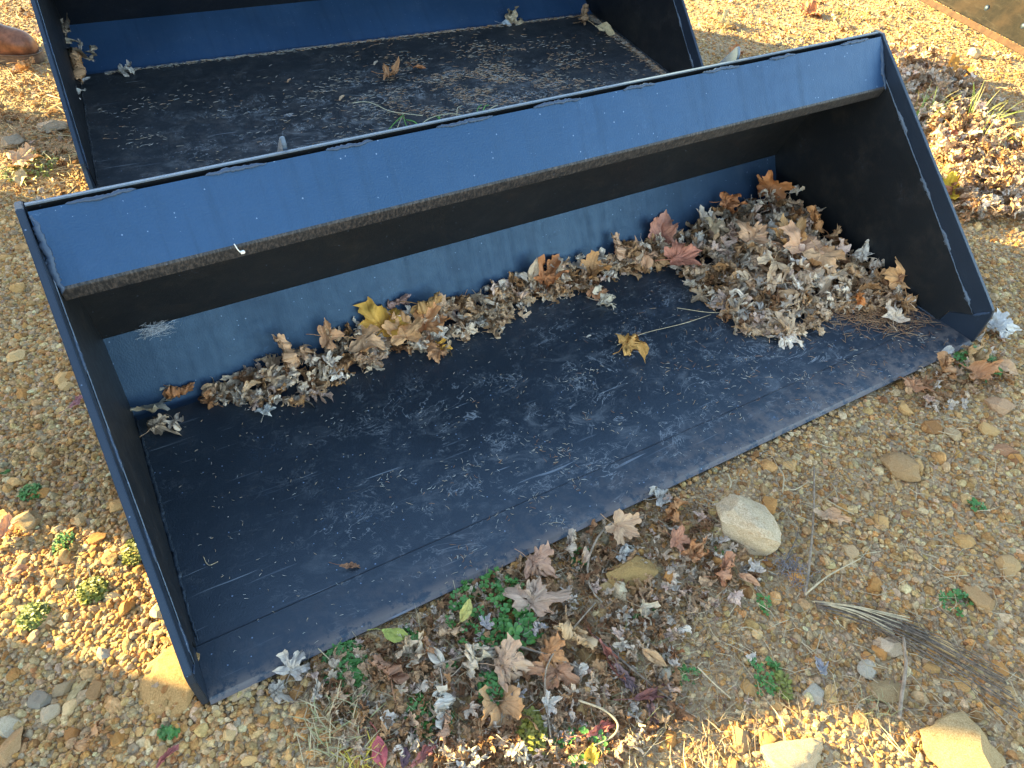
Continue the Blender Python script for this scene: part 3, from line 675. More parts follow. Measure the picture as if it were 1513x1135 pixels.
def colword(c):
    v = (c[0]+c[1]+c[2])/3; sat = (c[0]-c[2])/max(c[0], .01)
    if sat < .22: return 'grey' if v < .45 else 'whitish grey'
    if v > .66: return 'off-white'
    if v > .58: return 'cream'
    if v > .50: return 'beige' if sat < .44 else 'sandy'
    if v > .40: return 'pale tan' if sat < .45 else 'light tan'
    if v > .30: return 'tan' if sat < .6 else 'orange tan'
    return 'brown' if v > .21 else 'dark brown'
def near(x, y, z, marks):
    u, v = topx(x, y, z); b = min(marks, key=lambda m_: (m_[0]-u)**2+(m_[1]-v)**2); dx, dy = u-b[0], v-b[1]
    an = math.degrees(math.atan2(-dy, dx)) % 360; w_ = ['right of', 'above right of', 'above', 'above left of', 'left of', 'below left of', 'below', 'below right of'][int(((an+22.5) % 360)//45)]
    far = math.hypot(dx, dy); return ('just ' if far < 28 else 'far ' if far > 75 else '')+w_+' '+b[2]
def leaf(x, y, z, size, kind, col, label, group=None, yaw=None, tilt=(0, 0), name='maple_leaf', rs=None, parent=None):
    rs = rs or random; ms = KINDS[kind]; o = link(name, ms[rs.randrange(len(ms))])
    o.location = (x, y, z); o.scale = (size,)*3; o.rotation_mode = 'ZXY' if False else 'XYZ'
    yw = yaw if yaw is not None else rs.uniform(0, 6.28)
    o.rotation_euler = (Matrix.Rotation(tilt[1], 4, Vector((math.cos(tilt[0]), math.sin(tilt[0]), 0))) @ Matrix.Rotation(yw, 4, 'Z')).to_euler()
    o.color = c4(col)
    return tag(o, label, 'leaf', group)
FZ = .012
# named leaves lying in the buckets  (photo x, y, height above floor, size px, kind, colour, label, yaw deg, tilt axis/amount)
GB = 'distinct leaves in the front bucket'
LB = [
 (1140, 265, .135, 46, 'maple', (.50, .23, .10), 'rust brown leaf standing upright on top of the corner heap', 0, 75),
 (982, 338, .05, 44, 'maple', (.50, .27, .22), 'pink leaf standing against the back at the left of the corner heap', 10, 55),
 (1012, 382, .03, 44, 'maple', (.55, .24, .17), 'coral red leaf at the left edge of the corner heap', 70, 12),
 (1163, 345, .10, 46, 'maple', (.58, .37, .18), 'golden tan leaf near the top of the corner heap', -20, 25),
 (1190, 358, .095, 50, 'maple', (.60, .38, .25), 'peach leaf overlapping the golden tan one on the corner heap', 15, 20),
 (1119, 350, .09, 40, 'maplecurl', (.57, .37, .24), 'pinkish folded leaf left of the golden tan leaf on the heap', 40, 40),
 (1216, 393, .07, 48, 'maple', (.60, .40, .24), 'broad peach leaf in the middle of the corner heap', 160, 14),
 (1330, 402, .045, 48, 'maple', (.60, .36, .18), 'pointed orange tan leaf at the right end of the heap against the side plate', -10, 40),
 (1213, 320, .10, 32, 'maplecurl', (.52, .27, .12), 'curled brown leaf against the side plate behind the heap', 30, 60),
 (1082, 303, .105, 32, 'maplecurl', (.46, .22, .11), 'dark orange curled leaf on the back left shoulder of the heap', 100, 50),
 (1062, 335, .085, 34, 'silver', (.55, .44, .30), 'light tan leaf on the left shoulder of the heap', 60, 20),
 (1140, 400, .07, 40, 'silver', (.60, .46, .32), 'pale tan leaf on the front slope of the heap', 200, 15),
 (1270, 442, .03, 22, 'maplecurl', (.55, .22, .07), 'small bright orange leaf at the front right of the heap', 20, 20),
 (1150, 488, .012, 36, 'silver', (.60, .50, .40), 'pale pointed leaf hanging over the front of the heap', 170, 12),
 (1325, 462, .02, 30, 'silver', (.58, .50, .42), 'pair-lobed pale leaf on the brown needle patch', 20, 20),
 (575, 470, .055, 56, 'maple', (.58, .36, .08), 'large mustard yellow leaf on the leaf row', 15, 30),
 (597, 486, .055, 44, 'maple', (.62, .38, .20), 'peach leaf lying over the mustard yellow leaf', -15, 30),
 (592, 446, .065, 34, 'maplecurl', (.34, .24, .24), 'mauve grey leaf leaning behind the mustard yellow leaf', 60, 50),
 (638, 457, .055, 46, 'maplecurl', (.42, .27, .12), 'olive brown leaf right of the mustard yellow leaf', 90, 35),
 (642, 478, .04, 44, 'maple', (.55, .28, .13), 'orange leaf lying in the middle of the leaf row', 75, 10),
 (430, 512, .05, 48, 'maplecurl', (.55, .38, .26), 'tan leaf standing upright in the left part of the leaf row', 10, 65),
 (492, 497, .045, 34, 'maple', (.50, .30, .18), 'brown leaf against the back in the left part of the row', 80, 50),
 (548, 512, .03, 48, 'maple', (.56, .37, .23), 'tan orange leaf below the mustard yellow leaf', 100, 12),
 (232, 594, .014, 62, 'maple', (.46, .46, .42), 'large grey green star-shaped leaf at the left end of the row', 60, 10),
 (272, 585, .015, 36, 'maplecurl', (.36, .18, .09), 'dark brown folded leaf beside the large grey leaf', 100, 15),
 (258, 560, .018, 34, 'silver', (.40, .26, .14), 'thin brown leaf behind the dark brown folded leaf', 80, 15),
 (240, 626, .012, 34, 'silvercurl', (.44, .36, .28), 'crumpled leaf at the left end below the large grey leaf', 30, 10),
 (260, 630, .010, 22, 'silver', (.58, .52, .46), 'small pale leaf below the large grey leaf', 140, 15),
 (395, 606, .008, 24, 'silver', (.56, .60, .62), 'small bluish white leaf lying alone below the leaf row', 10, 8),
 (645, 528, .012, 22, 'maple', (.50, .28, .15), 'small brown leaf with its point down below the row', 180, 8),
 (655, 515, .015, 22, 'silver', (.58, .34, .06), 'small golden yellow leaf at the front of the row', 90, 20),
 (815, 405, .05, 52, 'silver', (.44, .20, .09), 'spiky dark orange leaf in the right part of the row', 30, 40),
 (790, 402, .05, 36, 'oval', (.55, .46, .36), 'narrow pale leaf leaning beside the spiky dark orange leaf', 10, 60),
 (885, 400, .03, 44, 'maple', (.52, .30, .14), 'orange brown leaf near the right end of the row', 60, 15),
 (905, 442, .010, 36, 'silvercurl', (.56, .52, .44), 'pale curled leaf lying just below the right end of the row', 80, 10),
 (880, 437, .010, 22, 'maple', (.42, .22, .12), 'small brown leaf beside the pale curled leaf', 180, 8),
 (916, 362, .045, 36, 'maplecurl', (.56, .40, .30), 'pinkish tan curled leaf against the back at the row right end', 20, 55),
 (955, 375, .03, 36, 'maplecurl', (.55, .34, .22), 'tan folded leaf between the row and the coral red leaf', 90, 20),
 (935, 508, .012, 40, 'silvercurl', (.60, .36, .12), 'orange and cream curled leaf lying alone in the middle of the floor', 60, 10),
 (870, 499, .003, 8, 'oval', (.60, .58, .54), 'tiny white leaf scrap on the bucket floor', 60, 5),
 (520, 837, .006, 28, 'oak', (.20, .11, .07), 'small dark brown leaf alone on the left part of the floor', 80, 10),
]
rs_ = random.Random(5)
def place_leaf(t, name='maple_leaf', plane=0.0):
    px, py, h, sp, kind, col, lab, yaw, tilt = t
    p = gp(px, py, plane+h); dist = np.linalg.norm(p-CP); size = sp/F*dist/1.28
    # yaw: 0 = leaf tip pointing up in the picture (away from the viewer)
    yw = -YAW-R(yaw); ta = -YAW  # tilt about picture-horizontal axis so that the tip rises
    c_ = Vector((0, .42*size, 0)); c_.rotate(Euler((0, 0, yw)))
    m_ = Matrix.Rotation(R(tilt), 4, Vector((math.cos(ta), math.sin(ta), 0)))
    c_ = m_ @ c_
    return leaf(p[0]-c_.x, p[1]-c_.y, plane+h+.004-c_.z*(.75 if tilt < 45 else .95) , size, kind, col, lab, None, yw, (ta, R(tilt)), name, rs_)
LMH = [(1140, 265, 'the rust brown standing leaf'), (1012, 382, 'the coral red leaf'), (1163, 345, 'the golden tan leaf'), (1119, 350, 'the pinkish folded leaf'), (1216, 393, 'the broad peach leaf'), (1330, 402, 'the pointed orange tan leaf'), (1213, 320, 'the curled brown leaf'), (1082, 303, 'the dark orange curled leaf'), (1140, 400, 'the pale tan slope leaf'), (1270, 442, 'the small bright orange leaf'), (1150, 488, 'the pale pointed leaf'), (1062, 335, 'the light tan shoulder leaf')]
LMB = [(575, 470, 'the mustard yellow leaf'), (638, 457, 'the olive brown leaf'), (642, 490, 'the orange leaf'), (430, 512, 'the upright tan leaf'), (492, 497, 'the brown leaf on the back'), (548, 520, 'the tan orange leaf'), (232, 594, 'the large grey green leaf'), (272, 585, 'the dark brown folded leaf'), (395, 606, 'the bluish white leaf'), (645, 528, 'the small point-down leaf'), (815, 405, 'the spiky dark orange leaf'), (885, 410, 'the orange brown leaf'), (905, 442, 'the pale curled floor leaf'), (916, 362, 'the pinkish tan curled leaf'), (955, 375, 'the tan folded leaf'), (720, 450, 'the middle bend of the row'), (350, 555, 'the far left clump'), (780, 430, 'the narrow pale leaf')]
LMG = [(735, 1056, 'the flat tan orange leaf'), (655, 1050, 'the forked pale leaf'), (722, 905, 'the clover patch'), (577, 985, 'the crumpled reddish leaf'), (508, 990, 'the dark green weed'), (792, 880, 'the big crumpled leaf'), (845, 955, 'the tall folded leaf'), (900, 975, 'the toothed dark red leaf'), (893, 1075, 'the crimson leaf'), (970, 1030, 'the dark purple leaf'), (930, 848, 'the mustard stone'), (1092, 782, 'the large pale stone'), (1030, 815, 'the orange leaf'), (632, 1110, 'the dark red leaf'), (712, 975, 'the large speckled leaf'), (925, 785, 'the light orange leaf'), (875, 1115, 'the bright yellow leaf'), (1417, 113, 'the bright orange drift leaf'), (1411, 212, 'the red orange drift leaf'), (1400, 276, 'the vivid yellow leaf'), (1480, 250, 'the long pale grass'), (1400, 185, 'the long green grass'), (1440, 540, 'the green sprigs'), (1353, 570, 'the orange brown clump leaf'), (1458, 560, 'the bright orange brown leaf'), (1350, 110, 'the bucket top corner'), (1450, 140, 'the far end of the drift'), (1490, 310, 'the near end of the drift')]
# heaps
RP = [(1.57, .60), (1.53, .44), (1.56, .32), (1.65, .24), (1.79, .26), (1.90, .28), (2.00, .21), (2.13, .16)]
def dist_front(x, y):
    best = 9.; sgn = 1
    for a, b_ in zip(RP[:-1], RP[1:]):
        a = np.array(a); b_ = np.array(b_); t = np.clip(((x-a[0])*(b_-a)[0]+(y-a[1])*(b_-a)[1])/((b_-a)@(b_-a)), 0, 1); q = a+(b_-a)*t; dd = math.hypot(x-q[0], y-q[1])
        if dd < best: best = dd; cr = (b_-a)[0]*(y-q[1])-(b_-a)[1]*(x-q[0]); sgn = 1 if cr > 0 else -1
    return best*sgn
def yback(z): return .775+.5*z
STR_F = [(.12, .72), (.20, .72), (.29, .66), (.37, .63), (.54, .66), (.66, .71), (.74, .64), (.93, .65), (1.08, .69), (1.27, .70), (1.42, .71), (1.61, .66)]
def strip_front(x): return np.interp(x, [a for a, _ in STR_F], [b for _, b in STR_F])
def heap_h(x, y):
    if x > 1.5:
        d_ = dist_front(x, y)
        if d_ > 0:
            return .012+.040*(1-math.exp(-d_/.10))+.075*math.exp(-math.hypot(x-2.06, y-.74)/.17)+.018*math.exp(-((x-1.85)**2+(y-.5)**2)/.03)
    return None
def strip_h(x, y): return .008+.040*min(1, max(0, (y-strip_front(x)))/.09)*min(1, max(.1, (x-.1)/.3))
for t in LB:
    t = list(t); t[3] *= 1.2; t[5] = tuple(min(.85, k*f) for k, f in zip(t[5], (1.22, 1.12, 1.0)))
    if t[2] > .025:
        for _ in range(4):
            q = gp(t[0], t[1], t[2]); hh = heap_h(q[0], q[1]) or strip_h(q[0], q[1]); up_ = .026 if t[8] > 45 else .015; t[2] = .5*t[2]+.5*(hh+up_)
    place_leaf(t, 'oak_leaf' if t[4] == 'oak' else 'maple_leaf')
def sample_pile(g):
    while True:
        x, y = g.uniform(1.5, 2.105), g.uniform(.18, .80)
        h = heap_h(x, y)
        if h and y < yback(h)-.02: return x, y, h
def sample_strip(g):
    while True:
        x = g.uniform(.16, 1.60); yf = strip_front(x); y = g.uniform(yf, .80)
        dens = 1
        if g.random() > dens: continue
        h = strip_h(x, y)
        if y < yback(h)-.01: return x, y, h
P_, Q_, S_, I_, C_ = [], [], [], [], []
gl = random.Random(17)
def addst(x, y, z, size, c, til=.8):
    P_.append((x, y, z)); Q_.append((gl.gauss(0, til), gl.gauss(0, til), gl.uniform(0, 6.28))); S_.append((size,)*3); I_.append(gl.randrange(NLS)); C_.append(c4(scal(c, gl.uniform(.8, 1.15))))
def pickc(g, p=.78): return g.choice(PALEC) if g.random() < p else g.choice(BROWNC)
for i in range(620):
    x, y, h = sample_pile(gl); z = h*gl.uniform(.1, .92); addst(x, y, z, gl.uniform(.034, .054), pickc(gl, .75 if z > h*.5 else .4))
pile_st = tag(scatter('leaf_heap', LST, P_, Q_, S_, I_, C_), 'small curled dead leaves filling the heap in the right corner of the bucket', None, None, 'stuff')
P_, Q_, S_, I_, C_ = [], [], [], [], []
for i in range(430):
    x, y, h = sample_strip(gl); z = h*gl.uniform(.2, .95); addst(x, y, z, gl.uniform(.030, .046), pickc(gl, .75 if z > h*.5 else .4))
tag(scatter('leaf_row', LST, P_, Q_, S_, I_, C_), 'small curled dead leaves filling the row along the back of the bucket', None, None, 'stuff')
for i in range(80):
    x, y, h = sample_pile(gl)
    kd = gl.choice(['silvercurl', 'silvercurl', 'silver', 'maplecurl']); cc = scal(pickc(gl, .82), gl.uniform(.9, 1.12))
    leaf(x, y, h+gl.uniform(-.006, .008), gl.uniform(.042, .062), kd, cc,
         '%s %s heap leaf %s' % (colword(cc), 'curled' if 'curl' in kd else 'open', near(x, y, h, LMH)), 'dry leaves on the corner heap', tilt=(gl.uniform(0, 6.28), gl.uniform(0, .9)), rs=gl)
for i in range(56):
    x, y, h = sample_strip(gl)
    kd = gl.choice(['silvercurl', 'silvercurl', 'silver', 'maplecurl']); cc = scal(pickc(gl, .8), gl.uniform(.9, 1.12))
    leaf(x, y, h+gl.uniform(-.002, .006), gl.uniform(.036, .054), kd, cc,
         '%s %s row leaf %s' % (colword(cc), 'curled' if 'curl' in kd else 'open', near(x, y, h, LMB)), 'dry leaves in the back row', tilt=(gl.uniform(0, 6.28), gl.uniform(0, .9)), rs=gl)
# leaves in the rear bucket (lying on its slightly tilted floor)
LR = [
 (132, 98, .13, 46, 'maplecurl', (.55, .34, .19), 'broad tan orange leaf in the back left corner of the rear bucket', 40, 45),
 (100, 75, .16, 40, 'silvercurl', (.48, .40, .30), 'curled pale leaf stuck to the left side of the rear bucket', 10, 60),
 (97, 45, .20, 40, 'silvercurl', (.40, .34, .28), 'shrivelled grey brown leaf high on the left side of the rear bucket', 20, 65),
 (118, 105, .11, 30, 'maplecurl', (.46, .26, .10), 'dark golden leaf under the broad tan leaf in the rear bucket', 70, 45),
 (122, 72, .15, 18, 'silvercurl', (.55, .50, .46), 'small grey curl beside the left side plate of the rear bucket', 0, 40),
 (150, 82, .13, 24, 'silvercurl', (.52, .44, .34), 'pale curl above the broad tan leaf in the rear bucket', 80, 50),
 (118, 140, .09, 22, 'silvercurl', (.60, .60, .58), 'small white curled leaf at the left side of the rear bucket', 10, 30),
 (128, 122, .09, 16, 'oval', (.55, .52, .48), 'small pale sliver above the white curled leaf', 40, 20),
 (190, 106, .065, 24, 'silver', (.56, .52, .46), 'flat pale leaf on the back seam of the rear bucket', 80, 5),
 (762, 26, .085, 30, 'silvercurl', (.56, .46, .32), 'pale curled leaf standing against the back of the rear bucket', 20, 65),
 (747, 36, .065, 18, 'oval', (.44, .50, .56), 'bluish sliver of leaf beside the pale standing curl', 90, 10),
 (893, 44, .075, 32, 'oval', (.55, .44, .26), 'cream oval leaf in the back right corner of the rear bucket', 110, 20),
 (872, 26, .085, 30, 'maplecurl', (.44, .29, .18), 'brown leaf in the back right corner of the rear bucket', 60, 40),
 (582, 112, .05, 34, 'silver', (.52, .28, .14), 'orange brown leaf on the floor of the rear bucket', 75, 8),
 (619, 103, .05, 22, 'oval', (.44, .19, .08), 'small dark orange leaf right of the orange brown leaf', 100, 8),
 (556, 95, .05, 12, 'oval', (.55, .46, .36), 'tiny pale leaf scrap left of the orange brown leaf', 20, 5),
 (506, 147, .04, 15, 'oval', (.55, .40, .26), 'tiny tan leaf scrap near the grass runner', 20, 5),
 (428, 121, .045, 10, 'oval', (.50, .32, .20), 'tiny pink tan scrap in the middle left of the rear bucket floor', 20, 5),
 (421, 14, .14, 10, 'oval', (.44, .36, .24), 'tiny tan scrap stuck to the rear bucket back panel', 10, 60),
]
for t in LR: place_leaf(t)

# leaves lying on the ground
LG = [
 (735, 1056, .006, 78, 'maple', (.56, .33, .16), 'flat tan orange leaf with its point down, in the middle of the front litter', 175, 5),
 (655, 1050, .012, 60, 'silvercurl', (.58, .54, .47), 'forked pale grey leaf left of the flat tan orange leaf', 165, 15),
 (616, 958, .012, 56, 'maplecurl', (.62, .50, .36), 'speckled pale tan leaf with upright lobes below the clover', 30, 30),
 (645, 970, .010, 48, 'oval', (.60, .52, .42), 'narrow speckled pale leaf right of the upright lobes', -50, 15),
 (577, 985, .008, 62, 'maplecurl', (.42, .23, .14), 'crumpled reddish brown leaf left of the speckled leaf', -20, 10),
 (441, 978, .018, 46, 'silver', (.54, .48, .42), 'pale leaf leaning on the cutting edge near the left corner', 20, 25),
 (470, 1022, .010, 36, 'silvercurl', (.54, .48, .40), 'pale leaf with thin lobes below the leaning leaf', 0, 10),
 (415, 1018, .010, 34, 'silvercurl', (.44, .38, .31), 'grey brown shrivelled leaf below the cutting edge', 40, 10),
 (712, 975, .012, 64, 'silvercurl', (.60, .52, .40), 'large pale speckled leaf below the green clover', 50, 10),
 (760, 985, .014, 60, 'maplecurl', (.55, .36, .23), 'tan leaf right of the large pale speckled leaf', 80, 10),
 (792, 880, .022, 62, 'maplecurl', (.50, .35, .25), 'big crumpled tan leaf right of the clover', 10, 20),
 (800, 838, .014, 50, 'maplecurl', (.50, .30, .20), 'pinkish brown leaf touching the cutting edge above the crumpled leaf', 110, 12),
 (845, 955, .016, 62, 'maplecurl', (.54, .38, .22), 'tall folded tan leaf right of the clover', 170, 30),
 (820, 975, .010, 48, 'maplecurl', (.52, .25, .10), 'bright orange brown leaf under the folded tan leaf', 100, 10),
 (815, 1000, .008, 50, 'maplecurl', (.42, .22, .12), 'dark orange leaf under the bright orange brown leaf', 200, 8),
 (900, 975, .010, 62, 'oak', (.33, .12, .085), 'long toothed dark red leaf in the litter', 150, 8),
 (893, 1075, .010, 56, 'oak', (.42, .13, .10), 'toothed crimson leaf near the bottom', 60, 8),
 (970, 1030, .008, 70, 'oak', (.20, .085, .075), 'long dark purple leaf at the right of the litter', 75, 8),
 (930, 1010, .008, 60, 'oak', (.17, .11, .11), 'long blackish toothed leaf beside the crimson leaf', 140, 8),
 (960, 1055, .008, 50, 'oak', (.20, .12, .11), 'dark brown pointed leaf below the purple leaf', 170, 8),
 (632, 1110, .010, 56, 'oak', (.34, .12, .10), 'dark red toothed leaf near the bottom left of the litter', 40, 8),
 (560, 1115, .012, 46, 'oval', (.44, .10, .11), 'pinkish red leaf at the bottom edge', 160, 10),
 (600, 1120, .008, 30, 'oval', (.12, .07, .09), 'small blackish purple leaf at the bottom edge', 0, 10),
 (700, 1125, .010, 46, 'maplecurl', (.44, .42, .40), 'grey leaf cut by the bottom edge', 90, 10),
 (770, 1120, .012, 46, 'silvercurl', (.57, .52, .44), 'pale narrow-lobed leaf at the bottom edge', 120, 15),
 (875, 1115, .014, 26, 'maple', (.66, .46, .06), 'bright yellow leaf at the bottom edge', 10, 25),
 (1225, 775, .010, 44, 'maple', (.60, .40, .24), 'single peach tan leaf lying on gravel right of the large pale stone', 170, 10),
 (1030, 815, .012, 42, 'maplecurl', (.55, .28, .13), 'orange leaf left of the large pale stone', 40, 20),
 (1007, 800, .012, 34, 'maple', (.50, .24, .14), 'small reddish leaf left of the orange leaf', 100, 15),
 (1085, 848, .012, 52, 'maplecurl', (.50, .25, .14), 'brick orange folded leaf below the large pale stone', 80, 15),
 (1105, 860, .010, 36, 'oval', (.52, .29, .16), 'narrow orange leaf right of the brick orange folded leaf', 120, 10),
 (1118, 835, .010, 26, 'silver', (.58, .50, .42), 'small cream leaf at the foot of the large pale stone', 10, 10),
 (925, 785, .014, 50, 'maple', (.57, .36, .21), 'light orange leaf tucked under the cutting edge above the mustard stone', 120, 12),
 (1000, 752, .014, 44, 'maplecurl', (.53, .26, .11), 'orange leaf by the cutting edge left of the large pale stone', 40, 25),
 (985, 730, .014, 40, 'silvercurl', (.50, .47, .42), 'grey leaf by the cutting edge above the orange leaf', 60, 15),
 (855, 805, .014, 42, 'maplecurl', (.50, .40, .31), 'tan curled leaf touching the cutting edge above the vine twig', 60, 15),
 (866, 822, .014, 32, 'oval', (.56, .38, .26), 'rounded peach leaf below the tan curled leaf', 10, 15),
 (930, 820, .010, 36, 'silvercurl', (.48, .45, .40), 'grey ribbed curled leaf above the mustard stone', 100, 10),
 (670, 1075, .008, 42, 'maplecurl', (.46, .28, .18), 'brown leaf below the forked grey leaf', 60, 10),
 (960, 910, .010, 42, 'silver', (.56, .47, .34), 'pale tan leaf in the gravel right of the litter', 120, 10),
 (965, 975, .010, 44, 'oval', (.52, .33, .17), 'folded orange brown leaf beside a small pale stone', 120, 20),
 (819, 1038, .012, 34, 'silver', (.60, .55, .48), 'small white leaf with a curled lobe near a pale stalk', 60, 25),
 (765, 1020, .008, 24, 'silver', (.38, .36, .36), 'small dark grey leaf above the flat tan orange leaf', 0, 12),
 (722, 918, .030, 26, 'silver', (.40, .37, .37), 'small grey leaf resting on the clover', 20, 10),
 (798, 930, .020, 28, 'silvercurl', (.46, .42, .42), 'small grey mauve leaf at the right of the clover', 60, 15),
 (668, 935, .014, 40, 'maplecurl', (.54, .36, .22), 'tan leaf at the lower left of the clover', 80, 12),
 (636, 955, .014, 34, 'maplecurl', (.48, .25, .13), 'reddish orange curled leaf left of the tan leaf below the clover', 10, 20),
 (585, 942, .012, 46, 'oval', (.38, .42, .10), 'yellow green leaf left of the clover', 100, 8),
 (690, 905, .028, 40, 'oval', (.52, .46, .14), 'narrow yellowish leaf at the left of the clover', 20, 20),
 (1212, 985, .010, 26, 'silver', (.36, .36, .39), 'bluish grey leaf in the lower right gravel', 0, 15),
 (140, 1086, .012, 44, 'maplecurl', (.46, .26, .13), 'orange brown curled leaf in the lower left gravel', 30, 15),
 (12, 780, .012, 36, 'maple', (.55, .30, .17), 'orange leaf at the left edge', 0, 20),
 (25, 848, .008, 34, 'oval', (.40, .19, .10), 'dark orange leaf below the wedge stone at the left', 60, 10),
 (248, 1120, .008, 34, 'oak', (.34, .11, .10), 'dark crimson leaf at the lower left bottom edge', 30, 8),
 (118, 590, .008, 34, 'oak', (.45, .20, .20), 'pink curled leaf beside the left side plate', 10, 10),
 (10, 700, .004, 14, 'oval', (.06, .14, .03), 'tiny green leaf at the left edge', 60, 10),
 (1483, 487, .012, 36, 'maplecurl', (.62, .60, .57), 'white leaf lying right of the bucket nose', 80, 12),
 (1353, 570, .014, 30, 'maplecurl', (.48, .24, .12), 'orange brown leaf by the clump at the right end of the cutting edge', 40, 12),
 (1342, 578, .012, 20, 'oval', (.52, .30, .14), 'round tan leaf under the right part of the cutting edge', 0, 10),
 (1402, 520, .020, 26, 'oval', (.50, .47, .43), 'grey oval leaf at the right end of the cutting edge', 70, 15),
 (1408, 545, .014, 44, 'maplecurl', (.52, .28, .13), 'orange leaf under the green sprigs at the right end', 60, 12),
 (1458, 560, .014, 44, 'maple', (.52, .26, .12), 'bright orange brown leaf right of the green sprigs', 120, 12),
 (1440, 525, .020, 40, 'maplecurl', (.55, .38, .20), 'tan leaf standing among the green sprigs', 10, 40),
 (1485, 545, .010, 40, 'oval', (.50, .32, .19), 'tan leaf at the right edge by the green sprigs', 110, 10),
 (1417, 113, .020, 42, 'maple', (.56, .26, .05), 'bright orange leaf on the far leaf pile behind the bucket side', 60, 30),
 (1411, 212, .020, 36, 'maplecurl', (.50, .15, .06), 'red orange leaf in the leaf drift right of the bucket', 150, 25),
 (1400, 276, .020, 38, 'maple', (.72, .50, .04), 'vivid yellow leaf beside the right side of the bucket', 10, 30),
 (1415, 278, .020, 32, 'maplecurl', (.45, .18, .08), 'red brown leaf beside the vivid yellow leaf', 10, 40),
 (1505, 235, .015, 26, 'maple', (.52, .20, .08), 'orange red leaf at the right edge', 0, 20),
 (1090, 80, .012, 22, 'maple', (.42, .20, .10), 'dark orange leaf by the hook tip behind the rim', 70, 30),
 (1205, 18, .012, 30, 'maple', (.50, .20, .09), 'red brown leaf on sunny gravel behind the bucket', 70, 15),
 (1078, 35, .012, 34, 'silver', (.60, .50, .28), 'pale yellow leaf on sunny gravel right of the rear bucket', 50, 15),
 (1235, 32, .012, 20, 'maplecurl', (.60, .52, .36), 'small cream leaf on sunny gravel behind the bucket', 30, 20),
 (40, 238, .012, 38, 'maple', (.55, .36, .22), 'pinkish leaf in the sun left of the rear bucket', 70, 10),
 (30, 265, .012, 32, 'oval', (.58, .42, .22), 'tan leaf under the pinkish leaf left of the rear bucket', 160, 10),
 (45, 100, .012, 26, 'maplecurl', (.48, .28, .13), 'orange leaf in front of the boot', 70, 20),
]
for t in LG:
    nm = 'oak_leaf' if t[4] == 'oak' else ('maple_leaf' if t[4] != 'oval' else 'leaf')
    place_leaf(t, nm, -.010)
# drifts of litter
def drift(poly, n_, nthing, seed, p, smin, smax, hmax, sname, slabel, tlabel, tgroup, til=.5):
    global gl
    g = random.Random(seed); pts = []
    def inside(x, y):
        c_ = False; j = len(poly)-1
        for i in range(len(poly)):
            if (poly[i][1] > y) != (poly[j][1] > y) and x < (poly[j][0]-poly[i][0])*(y-poly[i][1])/(poly[j][1]-poly[i][1])+poly[i][0]: c_ = not c_
            j = i
        return c_
    x0, x1 = min(q[0] for q in poly), max(q[0] for q in poly); y0, y1 = min(q[1] for q in poly), max(q[1] for q in poly)
    P, Q, S, I, C = [], [], [], [], []
    cnt = 0; things = 0
    while cnt < n_+nthing:
        x, y = g.uniform(x0, x1), g.uniform(y0, y1)
        if not inside(x, y) or mnoise.noise(Vector((x*3.3, y*3.3, seed))) < g.uniform(-.45, .2): continue
        w_ = gp(x, y)
        if infoot(w_[0], w_[1], .012): continue
        if (w_[0] > -.02 and w_[0] < W and w_[1] > -.05 and w_[1] < .02) and hmax > .02: pass
        hh = g.uniform(0, hmax); z = float(GH(w_[0], w_[1]))+.004+hh; c = g.choice(PALEC) if g.random() < p else g.choice(BROWNC)
        c = scal(c, g.uniform(.72, 1.05)); s = g.uniform(smin, smax)
        if cnt < n_:
            P.append((w_[0], w_[1], z*.9)); Q.append((g.gauss(0, til), g.gauss(0, til), g.uniform(0, 6.28))); S.append((s*.85,)*3); I.append(g.randrange(NLS)); C.append(c4(c))
        else:
            kd = g.choice(['silvercurl', 'silver', 'maplecurl', 'maple']); leaf(w_[0], w_[1], z, s*1.1, kd, c, '%s %s leaf %s %s' % (colword(c), 'curled' if 'curl' in kd else 'open', tlabel, near(w_[0], w_[1], z, LMG)), tgroup, tilt=(g.uniform(0, 6.28), g.uniform(0, til)), rs=g)
        cnt += 1
    tag(scatter(sname, LST, P, Q, S, I, C), slabel, None, None, 'stuff')
drift([(440, 990), (600, 920), (700, 860), (830, 790), (960, 740), (1040, 730), (1120, 860), (1010, 930), (1000, 1080), (900, 1134), (520, 1134), (480, 1060)], 1300, 44, 21, .45, .011, .032, .014, 'leaf_litter', 'small broken dead leaves littering the gravel in front of the bucket', 'in the litter', 'leaves in the front litter')
drift([(1305, 70), (1360, 85), (1440, 140), (1450, 190), (1513, 220), (1513, 330), (1430, 330), (1400, 270), (1360, 190)], 1100, 34, 22, .72, .032, .058, .075, 'leaf_drift', 'dead leaves drifted on the ground right of the bucket', 'in the drift', 'leaves in the right drift', .8)
drift([(1320, 590), (1400, 500), (1480, 480), (1505, 560), (1440, 600), (1360, 605)], 90, 8, 23, .6, .018, .034, .02, 'leaf_clump', 'dead leaves tucked under the right end of the cutting edge', 'by the edge', 'leaves at the right end of the cutting edge')
drift([(1020, 3), (1350, 3), (1500, 90), (1513, 180), (1400, 120), (1250, 70), (1050, 60)], 190, 0, 24, .6, .02, .04, .01, 'far_leaf_litter', 'scattered dead leaves on the sunny gravel behind the bucket', 'one of the small dead leaves on the sunny gravel behind the bucket', 'leaves on the far sunny gravel')
drift([(2, 2), (60, 2), (110, 270), (90, 300), (2, 300)], 80, 0, 25, .6, .02, .04, .01, 'left_leaf_litter', 'scattered dead leaves on the gravel left of the rear bucket', 'one of the small dead leaves left of the rear bucket', 'leaves left of the rear bucket')
